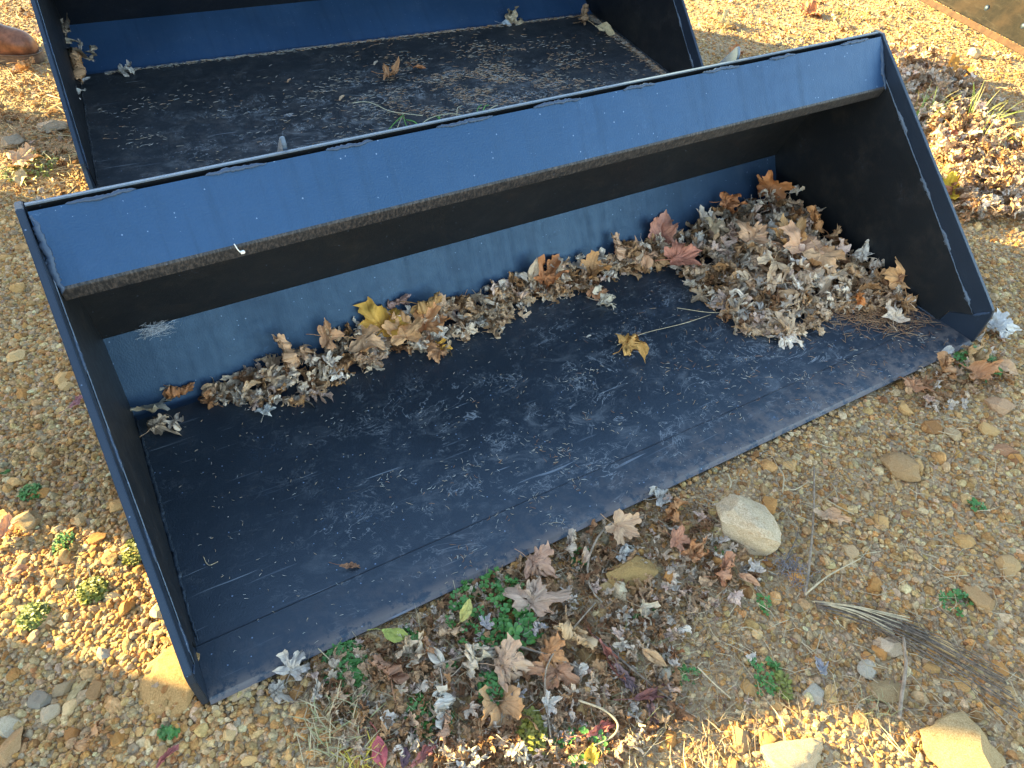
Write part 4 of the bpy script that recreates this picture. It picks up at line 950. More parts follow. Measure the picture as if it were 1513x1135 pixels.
drift([(1000, 640), (1300, 560), (1510, 600), (1510, 1000), (1000, 1100)], 26, 0, 26, .8, .012, .02, .004, 'leaf_scraps', 'small leaf scraps on the gravel at the right', '', '')

# ------------------------------------------------------------------ needles, straw, grit (stuff)
def fibres(name, label, items, mat=None):
    """items: (x,y,z,yaw,pitch,len,width,bend,color)"""
    V, Fc, C = [], [], []
    for (x, y, z, yaw, pit, L, wd, bd, c) in items:
        b0 = len(V); d_ = np.array([math.cos(yaw)*math.cos(pit), math.sin(yaw)*math.cos(pit), math.sin(pit)]); s = np.array([-math.sin(yaw), math.cos(yaw), 0])
        for t in (0, .5, 1):
            q = np.array([x, y, z])+d_*(L*(t-.5))+s*(bd*4*t*(1-t))
            w_ = wd*(1 if t < 1 else .4)
            V += [q-s*w_/2, q+s*w_/2, q+np.array([0, 0, w_*.8])]
        for k in (0, 1):
            a = b0+k*3
            for i in range(3): Fc.append((a+i, a+(i+1) % 3, a+3+(i+1) % 3, a+3+i))
        C += [c]*9
    me = mk(name, V, Fc); at = me.attributes.new('col', 'FLOAT_COLOR', 'POINT'); at.data.foreach_set('color', np.array([c4(c) for c in C], np.float32).ravel())
    return tag(link(name, me, mat or M['vcol']), label, None, None, 'stuff')
g = random.Random(33); it = []
NC = [(.24, .115, .05), (.30, .15, .07), (.18, .085, .045), (.38, .24, .13), (.33, .19, .10)]
for i in range(1500):   # needle patch at the right corner
    x = 1.98+g.gauss(0, .085); y = .25+g.gauss(0, .065)-(x-1.98)*.35
    if not (1.72 < x < 2.115 and .08 < y < .5): continue
    r = math.hypot((x-1.98)/.16, (y-.26)/.12); z = .003+max(0, .022*(1-r))*g.random()
    it.append((x, y, z, g.gauss(-.3, .9), g.gauss(0, .12), g.uniform(.02, .05), .0011, g.gauss(0, .003), g.choice(NC)))
for i in range(420):   # needles mixed around and along the floor
    x = g.uniform(1.1, 2.12); y = g.uniform(.02, .5) if g.random() < .7 else g.uniform(.3, .7)
    if g.random() > (x-1.0): continue
    it.append((x, y, .0035, g.uniform(0, 6.28), 0, g.uniform(.008, .022), .0010, g.gauss(0, .001), g.choice(NC)))
fibres('pine_needles', 'brown pine needles spilled over the right end of the bucket floor', it)
it = []
PC = [(.50, .47, .42), (.42, .38, .32), (.34, .30, .24), (.46, .36, .24), (.40, .42, .40)]
for cl in range(70):   # little clumps of dry bits
    cx_, cy_ = g.uniform(.45, 2.05), abs(g.gauss(.25, .16))
    if cy_ > .58 or g.random() < .2: continue
    for k in range(g.randint(3, 16)):
        it.append((cx_+g.gauss(0, .022), max(.01, cy_+g.gauss(0, .016)), .004, g.uniform(0, 6.28), 0, g.uniform(.004, .016), .0009, g.gauss(0, .0014), g.choice(PC+NC[:2])))
for k in range(900):
    x, y = g.uniform(.05, 2.1), g.uniform(.01, .68)
    it.append((x, y, .0035, g.uniform(0, 6.28), 0, g.uniform(.002, .009), .0008, g.gauss(0, .001), g.choice(PC)))
fibres('plant_debris', 'tiny dry plant bits dusted over the front bucket floor', it)
it = []
def rw(lx, ly, z):
    c, s = math.cos(REAR['yaw']), math.sin(REAR['yaw']); return REAR['loc'][0]+c*lx-s*ly, REAR['loc'][1]+s*lx+c*ly, z+math.tan(REAR['tilt'])*ly
for k in range(9000):
    u = g.random()
    if u < .55: lx, ly = 1.55+g.gauss(0, .35), .42+g.gauss(0, .22)
    elif u < .7: lx, ly = g.uniform(.1, 2.4), .97-abs(g.gauss(0, .012))
    elif u < .8: lx, ly = 2.43-abs(g.gauss(0, .02)), g.uniform(.1, .95)
    else: lx, ly = g.uniform(.05, 2.4), g.uniform(.02, .75)
    if not (.01 < lx < 2.44 and .01 < ly < .985): continue
    if u < .55 and mnoise.noise(Vector((lx*5, ly*9, 3.))) < g.uniform(-.25, .25): continue
    if u >= .8 and mnoise.noise(Vector((lx*4, ly*7, 9.))) < g.uniform(-.1, .4): continue
    warm = g.random() < (.55 if lx > 1.1 else .12)
    wx, wy, wz = rw(lx, ly, .004)
    it.append((wx, wy, wz+g.uniform(0, .003), g.gauss(-.1, .7), 0, g.uniform(.006, .028), .0013, g.gauss(0, .003), g.choice(NC[3:]+[(.42, .27, .17)]) if warm else scal(g.choice(PC), g.uniform(.5, 1))))
fibres('dry_debris', 'dry straw and leaf shreds scattered over the rear bucket floor', it)
it = []
for k in range(2400):    # straw and rootlets over the ground litter
    px, py = (g.uniform(420, 1100), g.uniform(740, 1130)) if g.random() < .6 else (g.uniform(1000, 1510), g.uniform(620, 1130))
    p = gp(px, py)
    if infoot(p[0], p[1], .015): continue
    it.append((p[0], p[1], float(GH(p[0], p[1]))+g.uniform(.004, .018), g.uniform(0, 6.28), g.gauss(0, .1), g.uniform(.01, .075), g.uniform(.0007, .0016), g.gauss(0, .006), g.choice([(.42, .33, .2), (.28, .2, .13), (.16, .11, .08), (.5, .42, .28)])))
for k in range(1500):
    px, py = (g.uniform(1020, 1510), g.uniform(2, 330)) if g.random() < .7 else (g.uniform(2, 120), g.uniform(2, 300))
    p = gp(px, py)
    if infoot(p[0], p[1], .03): continue
    it.append((p[0], p[1], float(GH(p[0], p[1]))+g.uniform(.006, .02), g.uniform(0, 6.28), g.gauss(0, .15), g.uniform(.03, .11), g.uniform(.0015, .003), g.gauss(0, .01), g.choice([(.46, .36, .2), (.38, .3, .16), (.5, .44, .26), (.25, .17, .1)])))
fibres('straw', 'dry straw and rootlets strewn over the gravel', it)
# cobweb smudge and fluff at the left end of the lower back
it = []
for k in range(220):
    a = g.uniform(0, 6.28); x = .115+g.gauss(0, .018); z = .172+g.gauss(0, .007); y = .862-.003+min(0, (z-.177)*.5)
    it.append((x, y-.004, z, a if g.random() < .2 else g.gauss(.0, .5), g.gauss(0, .5), g.uniform(.008, .035), .0006, g.gauss(0, .004), (.40, .45, .52)))
fibres('cobweb', 'wispy pale cobweb on the back panel near the left side plate', it)

# ------------------------------------------------------------------ twigs and stems
def twig(path, r0, r1, label, mat='twig', name='twig', cat='twig', plane=-.006, wob=.0):
    pts = [gp(px, py, plane+h) for px, py, h in path]; c_ = catmull(pts, 5); n_ = len(c_)
    rr = random.Random(len(label)); c_ = [q+np.array([rr.gauss(0, wob), rr.gauss(0, wob), 0]) for q in c_]
    org = c_[0]; rads = [(r0+(r1-r0)*i/(n_-1))*rr.uniform(.85, 1.15) for i in range(n_)]
    V, Fc = tube_vf([q-org for q in c_], rads, 7); o = link(name, mk(name, V, Fc, True), M[mat]); o.location = org
    return tag(o, label, cat)
twig([(950, 765, .012), (905, 772, .016), (880, 800, .012), (868, 840, .010), (875, 872, .012), (890, 890, .006)], .0028, .0018, 'curved grey vine twig reaching down from the cutting edge', wob=.0006)
twig([(1203, 690, .012), (1202, 760, .010), (1196, 830, .008), (1190, 880, .006)], .0022, .003, 'straight grey stem standing over the gravel right of the pale stone')
twig([(1190, 878, .008), (1225, 850, .012), (1272, 825, .010)], .0022, .0012, 'pale stalk branching right from the grey stem', 'twigpale')
twig([(1335, 942, .02), (1338, 985, .012), (1332, 1030, .010), (1328, 1062, .006)], .0028, .0042, 'brown stick lying upright across the gravel at lower right', wob=.0004)
twig([(745, 950, .014), (800, 965, .018), (860, 988, .010)], .003, .002, 'thick grey stalk crossing the litter below the clover')
twig([(880, 890, .012), (850, 925, .022), (815, 970, .022), (805, 1010, .012), (815, 1100, .006)], .0018, .0014, 'thin grey stem arching down through the front litter')
twig([(880, 940, .010), (930, 985, .012), (1000, 1040, .008), (1030, 1060, .005)], .0022, .0015, 'dark thin stem slanting right across the litter', 'twigdark')
twig([(855, 1035, .010), (890, 1048, .020), (912, 1068, .016), (905, 1088, .008), (870, 1105, .006)], .0022, .0015, 'cream hooked stalk near the crimson leaf', 'twigpale')
twig([(640, 985, .012), (700, 965, .012), (760, 950, .010)], .0022, .0018, 'pale grey stalk running left below the clover')
twig([(1150, 690, .008), (1158, 705, .012), (1156, 728, .006)], .002, .0015, 'short pale forked twig below the cutting edge', 'twigpale')
twig([(1156, 715, .006), (1172, 724, .010), (1195, 712, .006)], .0016, .001, 'short pale twig right of the forked twig', 'twigpale')
twig([(1075, 700, .008), (1080, 712, .01), (1078, 722, .004)], .0022, .0016, 'tiny pale twig hooked by the cutting edge', 'twigpale')
twig([(1220, 738, .004), (1245, 752, .006), (1262, 760, .004)], .0013, .0013, 'short pale straw lying below the lumpy brown stone', 'twigpale')
twig([(1030, 985, .006), (1055, 1010, .008), (1080, 1032, .005)], .0016, .0012, 'thin pale straw at the left of the lower right gravel', 'twigpale')
twig([(1150, 750, .006), (1180, 780, .010), (1150, 850, .006)], .0012, .001, 'dark thin root right of the pale stone', 'twigdark')
twig([(470, 958, .02), (510, 1000, .012), (540, 1060, .01), (560, 1130, .006)], .0010, .0009, 'fine pale grass stem curving down beside the moss', 'twigpale')
twig([(912, 510, .012), (950, 493, .012), (1010, 478, .01), (1050, 465, .008)], .0011, .0008, 'long thin straw lying on the bucket floor beside the lone leaf', 'twigpale', plane=0)
twig([(1000, 455, .01), (1060, 462, .02), (1100, 448, .03)], .0011, .0008, 'thin straw poking from the front of the heap', 'twigpale', plane=0)
twig([(300, 822, .002), (308, 835, .004), (322, 830, .002)], .0008, .0006, 'tiny curled fibre on the left part of the floor', 'twigpale', plane=0)
twig([(180, 215, .01), (140, 165, .03), (70, 140, .02)], .003, .002, 'thin straw crossing the rocks left of the rear bucket', 'twigpale')
twig([(85, 300, .01), (100, 288, .02), (113, 275, .02)], .0035, .003, 'short stick beside the left nose of the rear bucket', 'twigdark')
# dark bundle of old stems, lower right
V, Fc = [], []; g = random.Random(8); root0 = gp(1200, 893, 0)
for k in range(38):
    o1, o2, o3 = g.gauss(0, .009), g.gauss(0, .030), g.gauss(0, .016); a0 = g.choice([0, 0, 0, .1, .3]); f1 = g.uniform(.5, 1.08)
    path = []
    for t, (px, py) in zip((0, .33, .66, 1), ((1205, 893), (1290, 912), (1375, 950), (1490, 1015))):
        if t < a0: continue
        tt = t; p = gp(px, py, -.004+g.uniform(.002, .016)); sp = o1+(o2-o1)*t
        path.append(p+np.array([.5*sp, .85*sp, 0])-root0)
        if t > f1: break
    if len(path) > 1:
        c_ = catmull(path, 4); tube_vf(c_, [g.uniform(.0005, .0012)]*len(c_), 4, V, Fc)
tag(link('stem_bundle', mk('stem_bundle', V, Fc, True), M['twigdark']), 'long bundle of dark dried stems slanting to the lower right edge', 'dry stems').location = root0
V, Fc = [], []
for k in range(9):
    p = [gp(1205+g.uniform(-6, 4), 890+g.uniform(-3, 3), .006), gp(1260+g.uniform(-5, 10), 895+k*1.5, .012), gp(1330+g.uniform(-15, 20), 913+k*3, .008)]
    c_ = catmull([q-root0 for q in p], 4); tube_vf(c_, [g.uniform(.0007, .0014)]*len(c_), 4, V, Fc)
tag(link('straw_wisp', mk('straw_wisp', V, Fc, True), M['twigpale']), 'pale straws lying along the top of the dark stem bundle', 'dry straw').location = root0
# fluffy grey dead weed right of the pale stone
V, Fc = [], []; r0_ = gp(1165, 840, -.01)
for k in range(110):
    a, b_ = g.gauss(0, .016), g.gauss(0, .022); p = r0_+np.array([a, b_, 0]); q = p+np.array([g.gauss(0, .010), g.gauss(0, .010), g.uniform(.004, .022)])
    m_ = (p+q)/2+np.array([g.gauss(0, .004), g.gauss(0, .004), .004]); c_ = catmull([p-r0_, m_-r0_, q-r0_], 3); tube_vf(c_, [.0007]*len(c_), 3, V, Fc)
mgw = plain('grey_weed', (.22, .20, .21), .8, .4, 90)
tag(link('dead_weed', mk('dead_weed', V, Fc, True), mgw), 'wiry grey dead weed between the large pale stone and the standing stem', 'dead weed').location = r0_

# ------------------------------------------------------------------ plants
def leaflet_mesh(name, n_=3, notch=True):
    V, Fc = [], []
    for k in range(n_):
        a = 2*math.pi*k/n_; b0 = len(V)
        prof = [(0, 0), (.30, .30), (.62, .46), (.92, .38), (1.0, .14), (.93, 0)]
        pts = [(x, y) for x, y in prof]+[(x, -y) for x, y in prof[-2:0:-1]]
        ctr = (.55, 0)
        V.append((ctr[0], ctr[1], -.08))
        for x, y in pts: V.append((x, y, .10*abs(y)*2+.05*x))
        for i in range(len(pts)): Fc.append((b0, b0+1+i, b0+1+(i+1) % len(pts)))
        for i in range(b0, len(V)):
            x, y, z = V[i]; V[i] = (x*math.cos(a)-y*math.sin(a), x*math.sin(a)+y*math.cos(a), z)
    return mk(name, V, Fc, True)
CLM = [leaflet_mesh('leaf', 3), leaflet_mesh('leaf', 4)]
for me in CLM: me.materials.append(M['clover'])
def clover(px, py, wpx, hpx, n_, label, seed, size=.008, hmax=.03):
    g = random.Random(seed); c0 = gp(px, py, -.014); dist = np.linalg.norm(c0-CP); rx, ry = wpx/F*dist/2, hpx/F*dist/2/.72
    root = empty('clover_plant', tuple(c0)); tag(root, label, 'clover'); V, Fc = [], []
    for k in range(n_):
        a, r = g.uniform(0, 6.28), math.sqrt(g.random()); u, v = r*math.cos(a)*rx, r*math.sin(a)*ry
        x = u*math.cos(-YAW)-v*math.sin(-YAW); y = u*math.sin(-YAW)+v*math.cos(-YAW); h = g.uniform(.3, 1)*hmax*(1-.5*r)
        if infoot(c0[0]+x, c0[1]+y, .006): continue
        o = link('leaf', CLM[g.random() < .08], None, root); o.location = (x, y, h); s = size*g.uniform(.7, 1.3); o.scale = (s, s, s)
        o.rotation_euler = (g.gauss(0, .3), g.gauss(0, .3), g.uniform(0, 6.28))
        c_ = catmull([(x*.6, y*.6, -.002), (x*.9, y*.9, h*.6), (x, y, h-.0005)], 3); tube_vf(c_, [.0007]*len(c_), 3, V, Fc)
    link('stem', mk('stem', V, Fc, True), M['moss'], root); return root
clover(722, 905, 118, 92, 130, 'large bright green clover patch growing against the cutting edge', 1, .0085, .04)
clover(765, 935, 60, 45, 26, 'round-leaved yellow green clover at the lower right of the big patch', 2, .013, .045)
clover(613, 955, 20, 26, 14, 'small clover sprig left of the large clover patch', 3, .008, .025)
clover(606, 933, 18, 16, 10, 'tiny clover sprig by the cutting edge left of the large patch', 4, .008, .02)
clover(660, 985, 24, 18, 12, 'small green sprig between pale speckled leaves', 5, .007, .02)
clover(1128, 992, 50, 22, 20, 'low green clover sprig in the gravel right of the litter', 6, .007, .02)
clover(1012, 998, 34, 26, 22, 'green sprig above the thin pale straw', 7, .006, .02)
clover(855, 825, 26, 30, 22, 'green sprig under the cutting edge beside the vine twig', 8, .006, .025)
clover(1068, 818, 34, 16, 14, 'green sprig at the left foot of the large pale stone', 9, .006, .015)
clover(1440, 540, 60, 44, 46, 'green sprigs growing at the right end of the cutting edge', 10, .009, .04)
clover(1410, 890, 38, 26, 30, 'green sprig beside the upright oval stone', 11, .006, .02)
clover(860, 1105, 70, 40, 30, 'green clover at the bottom edge beside the yellow leaf', 12, .009, .025)
clover(640, 1075, 60, 50, 28, 'sparse clover near the bottom left of the litter', 13, .007, .02)
clover(1130, 1018, 26, 20, 12, 'tiny clover sprig below the low green sprig', 14, .006, .02)
clover(950, 905, 40, 20, 14, 'sparse green sprig left of the pale tan leaf', 15, .006, .02)
clover(1440, 750, 22, 16, 12, 'small green sprig near the right edge', 16, .008, .015)
clover(1130, 895, 14, 30, 12, 'bluish green sprig below the grey dead weed', 17, .006, .02)
def mossy(px, py, wpx, hpx, n_, label, seed, mat='moss', size=.0045, h_=.02):
    g = random.Random(seed); c0 = gp(px, py, -.014); dist = np.linalg.norm(c0-CP); rx, ry = wpx/F*dist/2, hpx/F*dist/2/.72; V, Fc = [], []
    for k in range(n_):
        a, r = g.uniform(0, 6.28), math.sqrt(g.random()); u, v = r*math.cos(a)*rx, r*math.sin(a)*ry
        x = u*math.cos(-YAW)-v*math.sin(-YAW); y = u*math.sin(-YAW)+v*math.cos(-YAW)
        if infoot(c0[0]+x, c0[1]+y, .004): continue
        z = g.random()*h_*(1-r*r*.7)+.003; s = size*g.uniform(.6, 1.4); yw = g.uniform(0, 6.28); t = g.gauss(0, .5); b0 = len(V)
        e = Matrix.Rotation(yw, 3, 'Z') @ Matrix.Rotation(t, 3, 'X')
        for q in ((-.3, -1, 0), (.3, -1, 0), (.5, .2, .12), (0, 1, .0), (-.5, .2, .12)): V.append(Vector((x, y, z))+e @ (Vector(q)*s))
        Fc += [(b0, b0+1, b0+2), (b0, b0+2, b0+4), (b0+4, b0+2, b0+3)]
    o = link('weed_tuft', mk('weed_tuft', V, Fc), M[mat]); o.location = c0; return tag(o, label, 'weed')
mossy(508, 990, 62, 58, 900, 'dense dark green weed patch below the cutting edge at the left', 1, 'clover', .005, .02)
mossy(520, 1020, 40, 60, 420, 'green weed patch trailing below the dense dark green one', 12, 'clover', .005, .015)
mossy(138, 875, 36, 26, 420, 'round yellow green weed tuft in the sunny left patch', 2)
mossy(52, 912, 34, 26, 380, 'round yellow green weed tuft nearest the left edge', 3)
mossy(203, 815, 34, 32, 320, 'yellow green weed tuft beside the left side plate', 4)
mossy(47, 730, 26, 18, 160, 'small green weed tuft in shade at the left', 5, 'clover')
mossy(95, 805, 22, 24, 110, 'small green weed tuft above the sunny left patch', 6, 'clover')
mossy(250, 1086, 24, 12, 110, 'tiny green weed tuft below the ochre slab', 7, 'clover')
mossy(785, 1090, 40, 50, 420, 'bright green weed tuft near the bottom middle', 8, 'moss', .005)
mossy(725, 1020, 40, 36, 260, 'green weed tuft above the flat tan orange leaf', 9, 'clover', .005)
mossy(620, 1060, 40, 46, 260, 'green weed tuft left of the forked grey leaf', 10, 'clover', .005)
mossy(1155, 1015, 22, 30, 90, 'thin green weed tuft by the small clover in the gravel', 13, 'moss')
mossy(45, 250, 60, 60, 240, 'yellow green weed patch in the sun left of the rear bucket', 14, 'moss', .008, .02)
def blades(px, py, wpx, hpx, n_, L, label, seed, cols, name='grass_tuft', wd=.0018, lean=.9):
    g = random.Random(seed); c0 = gp(px, py, -.014); dist = np.linalg.norm(c0-CP); rx, ry = wpx/F*dist/2, hpx/F*dist/2/.72; V, Fc, C = [], [], []
    for k in range(n_):
        a, r = g.uniform(0, 6.28), math.sqrt(g.random()); u, v = r*math.cos(a)*rx, r*math.sin(a)*ry
        x = u*math.cos(-YAW)-v*math.sin(-YAW); y = u*math.sin(-YAW)+v*math.cos(-YAW); d_ = g.uniform(0, 6.28); l = L*g.uniform(.5, 1.2); ln = g.uniform(.4, 1)*lean
        c = g.choice(cols); b0 = len(V); w_ = wd*g.uniform(.6, 1.2)
        for i, t in enumerate((0, .25, .5, .75, 1)):
            h = l*(t*(1-.45*ln*t)); o_ = l*ln*t*t*.8; q = Vector((x+math.cos(d_)*o_, y+math.sin(d_)*o_, max(.004, h*(1.0-.3*ln)))); s = Vector((-math.sin(d_), math.cos(d_), 0))*w_*(1-t*.85)
            V += [q-s, q+s]; C += [c, c]
            if i: Fc.append((b0+2*i-2, b0+2*i-1, b0+2*i+1, b0+2*i))
    me = mk(name, V, Fc, True); at = me.attributes.new('col', 'FLOAT_COLOR', 'POINT'); at.data.foreach_set('color', np.array([c4(c) for c in C], np.float32).ravel())
    o = link(name, me, M['vcol']); o.location = c0; return tag(o, label, None, None, 'stuff')
DRY = [(.48, .40, .24), (.40, .33, .2), (.36, .34, .18), (.30, .32, .14)]; GRN = [(.20, .30, .05), (.30, .36, .08), (.42, .42, .14), (.50, .44, .2)]
blades(500, 1085, 80, 70, 110, .07, 'dry grass tuft at the bottom edge below the left corner', 1, DRY)
blades(530, 1128, 60, 26, 50, .05, 'bright yellow sunlit grass tuft at the bottom edge', 2, [(.6, .48, .06), (.5, .42, .08)])
blades(1400, 185, 110, 50, 60, .22, 'long green and yellow grass blades in the leaf drift right of the bucket', 3, GRN, wd=.003)
blades(1480, 250, 60, 90, 26, .22, 'long pale grass blades near the right edge', 4, GRN, wd=.003)
blades(1245, 25, 60, 30, 50, .08, 'low yellow green grass on the sunny gravel behind the bucket', 5, GRN)
blades(30, 160, 60, 26, 36, .07, 'short yellow grass at the rocks left of the rear bucket', 6, DRY)
blades(1455, 540, 50, 40, 30, .05, 'thin green grass among the sprigs at the right end of the cutting edge', 7, GRN[:3], wd=.0011)
blades(255, 960, 30, 30, 40, .03, 'short dry grass above the ochre slab', 8, DRY, wd=.001)
blades(105, 860, 60, 60, 40, .05, 'dry grass wisps in the sunny left patch', 9, DRY, wd=.001, lean=1)
blades(1290, 1050, 50, 20, 40, .04, 'dry yellow grass at the foot of the standing stick', 10, DRY, wd=.0011)
blades(640, 1010, 140, 120, 90, .05, 'fine dry grass threaded through the front litter', 11, DRY, wd=.0008, lean=1.1)
blades(940, 1000, 120, 120, 70, .05, 'fine dry grass at the right of the front litter', 12, DRY, wd=.0008, lean=1.1)
blades(1070, 40, 100, 40, 60, .06, 'short dry grass on the sunny gravel right of the rear bucket', 13, DRY, wd=.002)
# grass runner lying in the rear bucket
V, Fc = [], []; rz = [(533, 150), (560, 153), (585, 164), (598, 168), (620, 172)]
ro = empty('grass_runner', tuple(gp(620, 180, .03))); O_ = np.array(ro.location)
def addp(path, r): c_ = catmull([gp(a, b_, h)-O_ for a, b_, h in path], 4); tube_vf(c_, [r]*len(c_), 4, V, Fc)
addp([(520, 152, .03), (545, 151, .035), (575, 164, .035), (598, 168, .04), (625, 171, .035)], .0018)
addp([(615, 190, .04), (635, 175, .05), (665, 168, .05), (700, 172, .05), (735, 155, .06)], .0018)
addp([(596, 168, .04), (590, 182, .03), (584, 196, .02)], .0016)
addp([(675, 172, .05), (676, 160, .06), (683, 156, .05)], .0014)
link('stalk', mk('stalk', V, Fc, True), plain('runner_pale', (.46, .44, .30), .6, .2), ro)
V, Fc = [], []
for a in ([(596, 170, .04), (585, 180, .05), (574, 192, .03)], [(596, 172, .04), (600, 185, .05), (608, 196, .03)], [(622, 190, .04), (612, 180, .05), (600, 177, .05)], [(645, 172, .05), (655, 180, .05), (662, 180, .04)], [(705, 172, .05), (706, 160, .07), (712, 155, .06)], [(712, 172, .05), (716, 158, .08), (722, 155, .06)], [(650, 172, .05), (645, 182, .04), (640, 186, .04)]): addp(a, .0022)
link('blade', mk('blade', V, Fc, True), plain('runner_green', (.10, .26, .06), .5, .2), ro)
tag(ro, 'green and white grass runner lying in the rear bucket just above the front rim', 'grass')

# ------------------------------------------------------------------ rusty blade at the upper right
bl = empty('grader_blade', (4.85, 2.58, 0)); a0 = gp(1362, 0, .03); a1 = gp(1513, 80, .03); dv = (a1-a0)[:2]; dv /= np.linalg.norm(dv)
bl.location = (a0[0]-dv[0]*.04, a0[1]-dv[1]*.04, 0); bl.rotation_euler = (0, 0, math.atan2(dv[1], dv[0]))
mb, n, b = newmat('weathered_steel'); co = objco(n)
mp = N(n, 'ShaderNodeMapping'); mp.inputs['Scale'].default_value = (3, 12, 22); mp.inputs['Rotation'].default_value = (0, .25, 0); n.links.new(co, mp.inputs[0])
f = noise(n, mp.outputs[0], 2.2, 8, .75, .5).outputs[0]; f2 = noise(n, co, 14, 8, .8).outputs[0]
c = mix(n, ramp(n, f2, .35, .7), (.010, .009, .008, 1), (.022, .018, .014, 1)); c = mix(n, ramp(n, f, .52, .68, 0, .6), c, (.055, .047, .037, 1))
c = mix(n, ramp(n, noise(n, co, 5, 4, .6).outputs[0], .5, .7, 0, .4), c, (.05, .032, .02, 1))
n.links.new(c, b.inputs['Base Color']); b.inputs['Roughness'].default_value = .85; b.inputs['Specular IOR Level'].default_value = .12; bump(n, b, f2, .4, .004)
mru = plain('orange_rust', (.065, .030, .014), .85, .4, 30)
Lb = 2.0
pf = rounded([(0, .06), (.10, .28), (.10, .52), (.02, .70)], .12, 6)
link('moldboard', sheet('moldboard', [tuple(q) for q in pf], .012, 0, Lb, rad=.01, nx=6), mb, bl)
link('wear_edge', sheet('wear_edge', [(-.012, .028), (.001, .054)], .016, .0, Lb, nx=6), mru, bl)
link('end_plate', plate('end_plate', [(-.03, .028), (-.005, .15), (.09, .30), (.09, .52), (.01, .71), (.18, .71), (.22, .3), (.16, .03)], -.012, -.001), mb, bl)
for k in range(7):
    bm = bmesh.new(); bmesh.ops.create_uvsphere(bm, u_segments=10, v_segments=6, radius=.018)
    for v in bm.verts: v.co.y *= .6
    me = bpy.data.meshes.new('bolt'); bm.to_mesh(me); bm.free(); me.shade_smooth()
    o = link('bolt', me, M['steel'], bl); o.location = (.22+k*.28, -.002+.035, .125)
tag(bl, 'weathered brown steel blade with rusty lower edge at the upper right', 'blade')

# ------------------------------------------------------------------ person in boots at the upper left
toe = gp(62, 88, -.01); fd = np.array([.90, -.43]); fd /= np.linalg.norm(fd); sd = np.array([-fd[1], fd[0]])
mlea = plain('brown_leather', (.20, .085, .045), .45, .5, 24, .3, .003, .5); msole = plain('boot_sole', (.16, .11, .075), .7, .25, 60)
mjean = plain('denim', (.05, .07, .12), .85, .3, 300); mjac = plain('work_jacket', (.22, .15, .09), .85, .2, 200); mskin = plain('skin', (.50, .30, .21), .5, .08, 30)
mhair = plain('brown_hair', (.06, .04, .025), .6, .4, 150)
def loft(rings, closed_ends=True):
    V, Fc = [], []; n_ = len(rings[0])
    for r in rings: V += [tuple(q) for q in r]
    for i in range(len(rings)-1):
        for j in range(n_): Fc.append((i*n_+j, i*n_+(j+1) % n_, (i+1)*n_+(j+1) % n_, (i+1)*n_+j))
    Fc.append(tuple(range(n_))[::-1]); Fc.append(tuple((len(rings)-1)*n_+j for j in range(n_))); return V, Fc
def boot_parts(org, parent):
    # local: x forward (toe at 0, heel at -0.30), y side, z up
    st = [(-.002, .020, .030, .066), (-.012, .036, .028, .088), (-.035, .049, .026, .104), (-.075, .056, .026, .112), (-.12, .052, .026, .122), (-.17, .044, .026, .150), (-.20, .040, .026, .200)]
    def W_(x, y, z): return (org[0]+fd[0]*x+sd[0]*y, org[1]+fd[1]*x+sd[1]*y, z*1.25+org[2])
    ring = lambda x, hw, z0, z1: [W_(x, hw*math.cos(a)*(1 if math.sin(a) < .3 else .86), z0+(z1-z0)*(.5+.5*math.sin(a)) if math.sin(a) > -.5 else z0) for a in [2*math.pi*k/18 for k in range(18)]]
    V, Fc = loft([ring(*s) for s in st]+[ring(-.24, .040, .026, .20), ring(-.28, .036, .026, .16), ring(-.30, .024, .028, .12)])
    o = link('boot', mk('boot', V, Fc, True), mlea, parent); parent = o; md = o.modifiers.new('s', 'SUBSURF'); md.levels = md.render_levels = 1
    # shaft
    V, Fc = loft([[W_(-.225+.048*math.cos(a)*k_, .046*math.sin(a)*k_, z) for a in [2*math.pi*j/16 for j in range(16)]] for z, k_ in ((.12, 1), (.18, 1.02), (.26, 1.08))])
    link('shaft', mk('shaft', V, Fc, True), mlea, parent)
    # sole outline
    out = [(.012, 0), (.006, .028), (-.02, .046), (-.06, .058), (-.12, .055), (-.18, .042), (-.24, .044), (-.29, .036), (-.305, 0)]; out = out+[(x, -y) for x, y in out[-2:0:-1]]
    V = [W_(x, y, 0.0) for x, y in out]+[W_(x*1.0, y, .030) for x, y in out]; n_ = len(out)
    Fc = [tuple(range(n_))[::-1], tuple(range(n_, 2*n_))]+[(i, (i+1) % n_, n_+(i+1) % n_, n_+i) for i in range(n_)]
    me = mk('sole', V, Fc); bm = bmesh.new(); bm.from_mesh(me); bmesh.ops.recalc_face_normals(bm, faces=bm.faces); bmesh.ops.bevel(bm, geom=list(bm.edges), offset=.003, segments=1, affect='EDGES'); bm.to_mesh(me); bm.free()
    link('sole', me, msole, parent)
    # welt seam
    c_ = [W_(x*1.005, y*1.02, .033) for x, y in out]; V, Fc = tube_vf(c_+[c_[0]], [.0028]*(len(c_)+1), 5); link('welt', mk('welt', V, Fc, True), msole, parent)
    return W_
person = empty('person', (0, 0, 0))
B1 = np.array([toe[0], toe[1], -.016]); B2 = B1+np.array([*(sd*.22), 0])-np.array([*(fd*.30), 0])
for B_ in (B1, B2): boot_parts(B_, person)
def skin(name, pts, edges, rad, mat, parent, sub=2):
    me = bpy.data.meshes.new(name); me.from_pydata([tuple(p) for p in pts], edges, []); o = link(name, me, mat, parent)
    s = o.modifiers.new('skin', 'SKIN'); s.use_smooth_shade = True
    for i, r in enumerate(rad): me.skin_vertices[0].data[i].radius = (r, r) if not isinstance(r, tuple) else r
    me.skin_vertices[0].data[0].use_root = True
    d_ = o.modifiers.new('sub', 'SUBSURF'); d_.levels = d_.render_levels = sub; return o
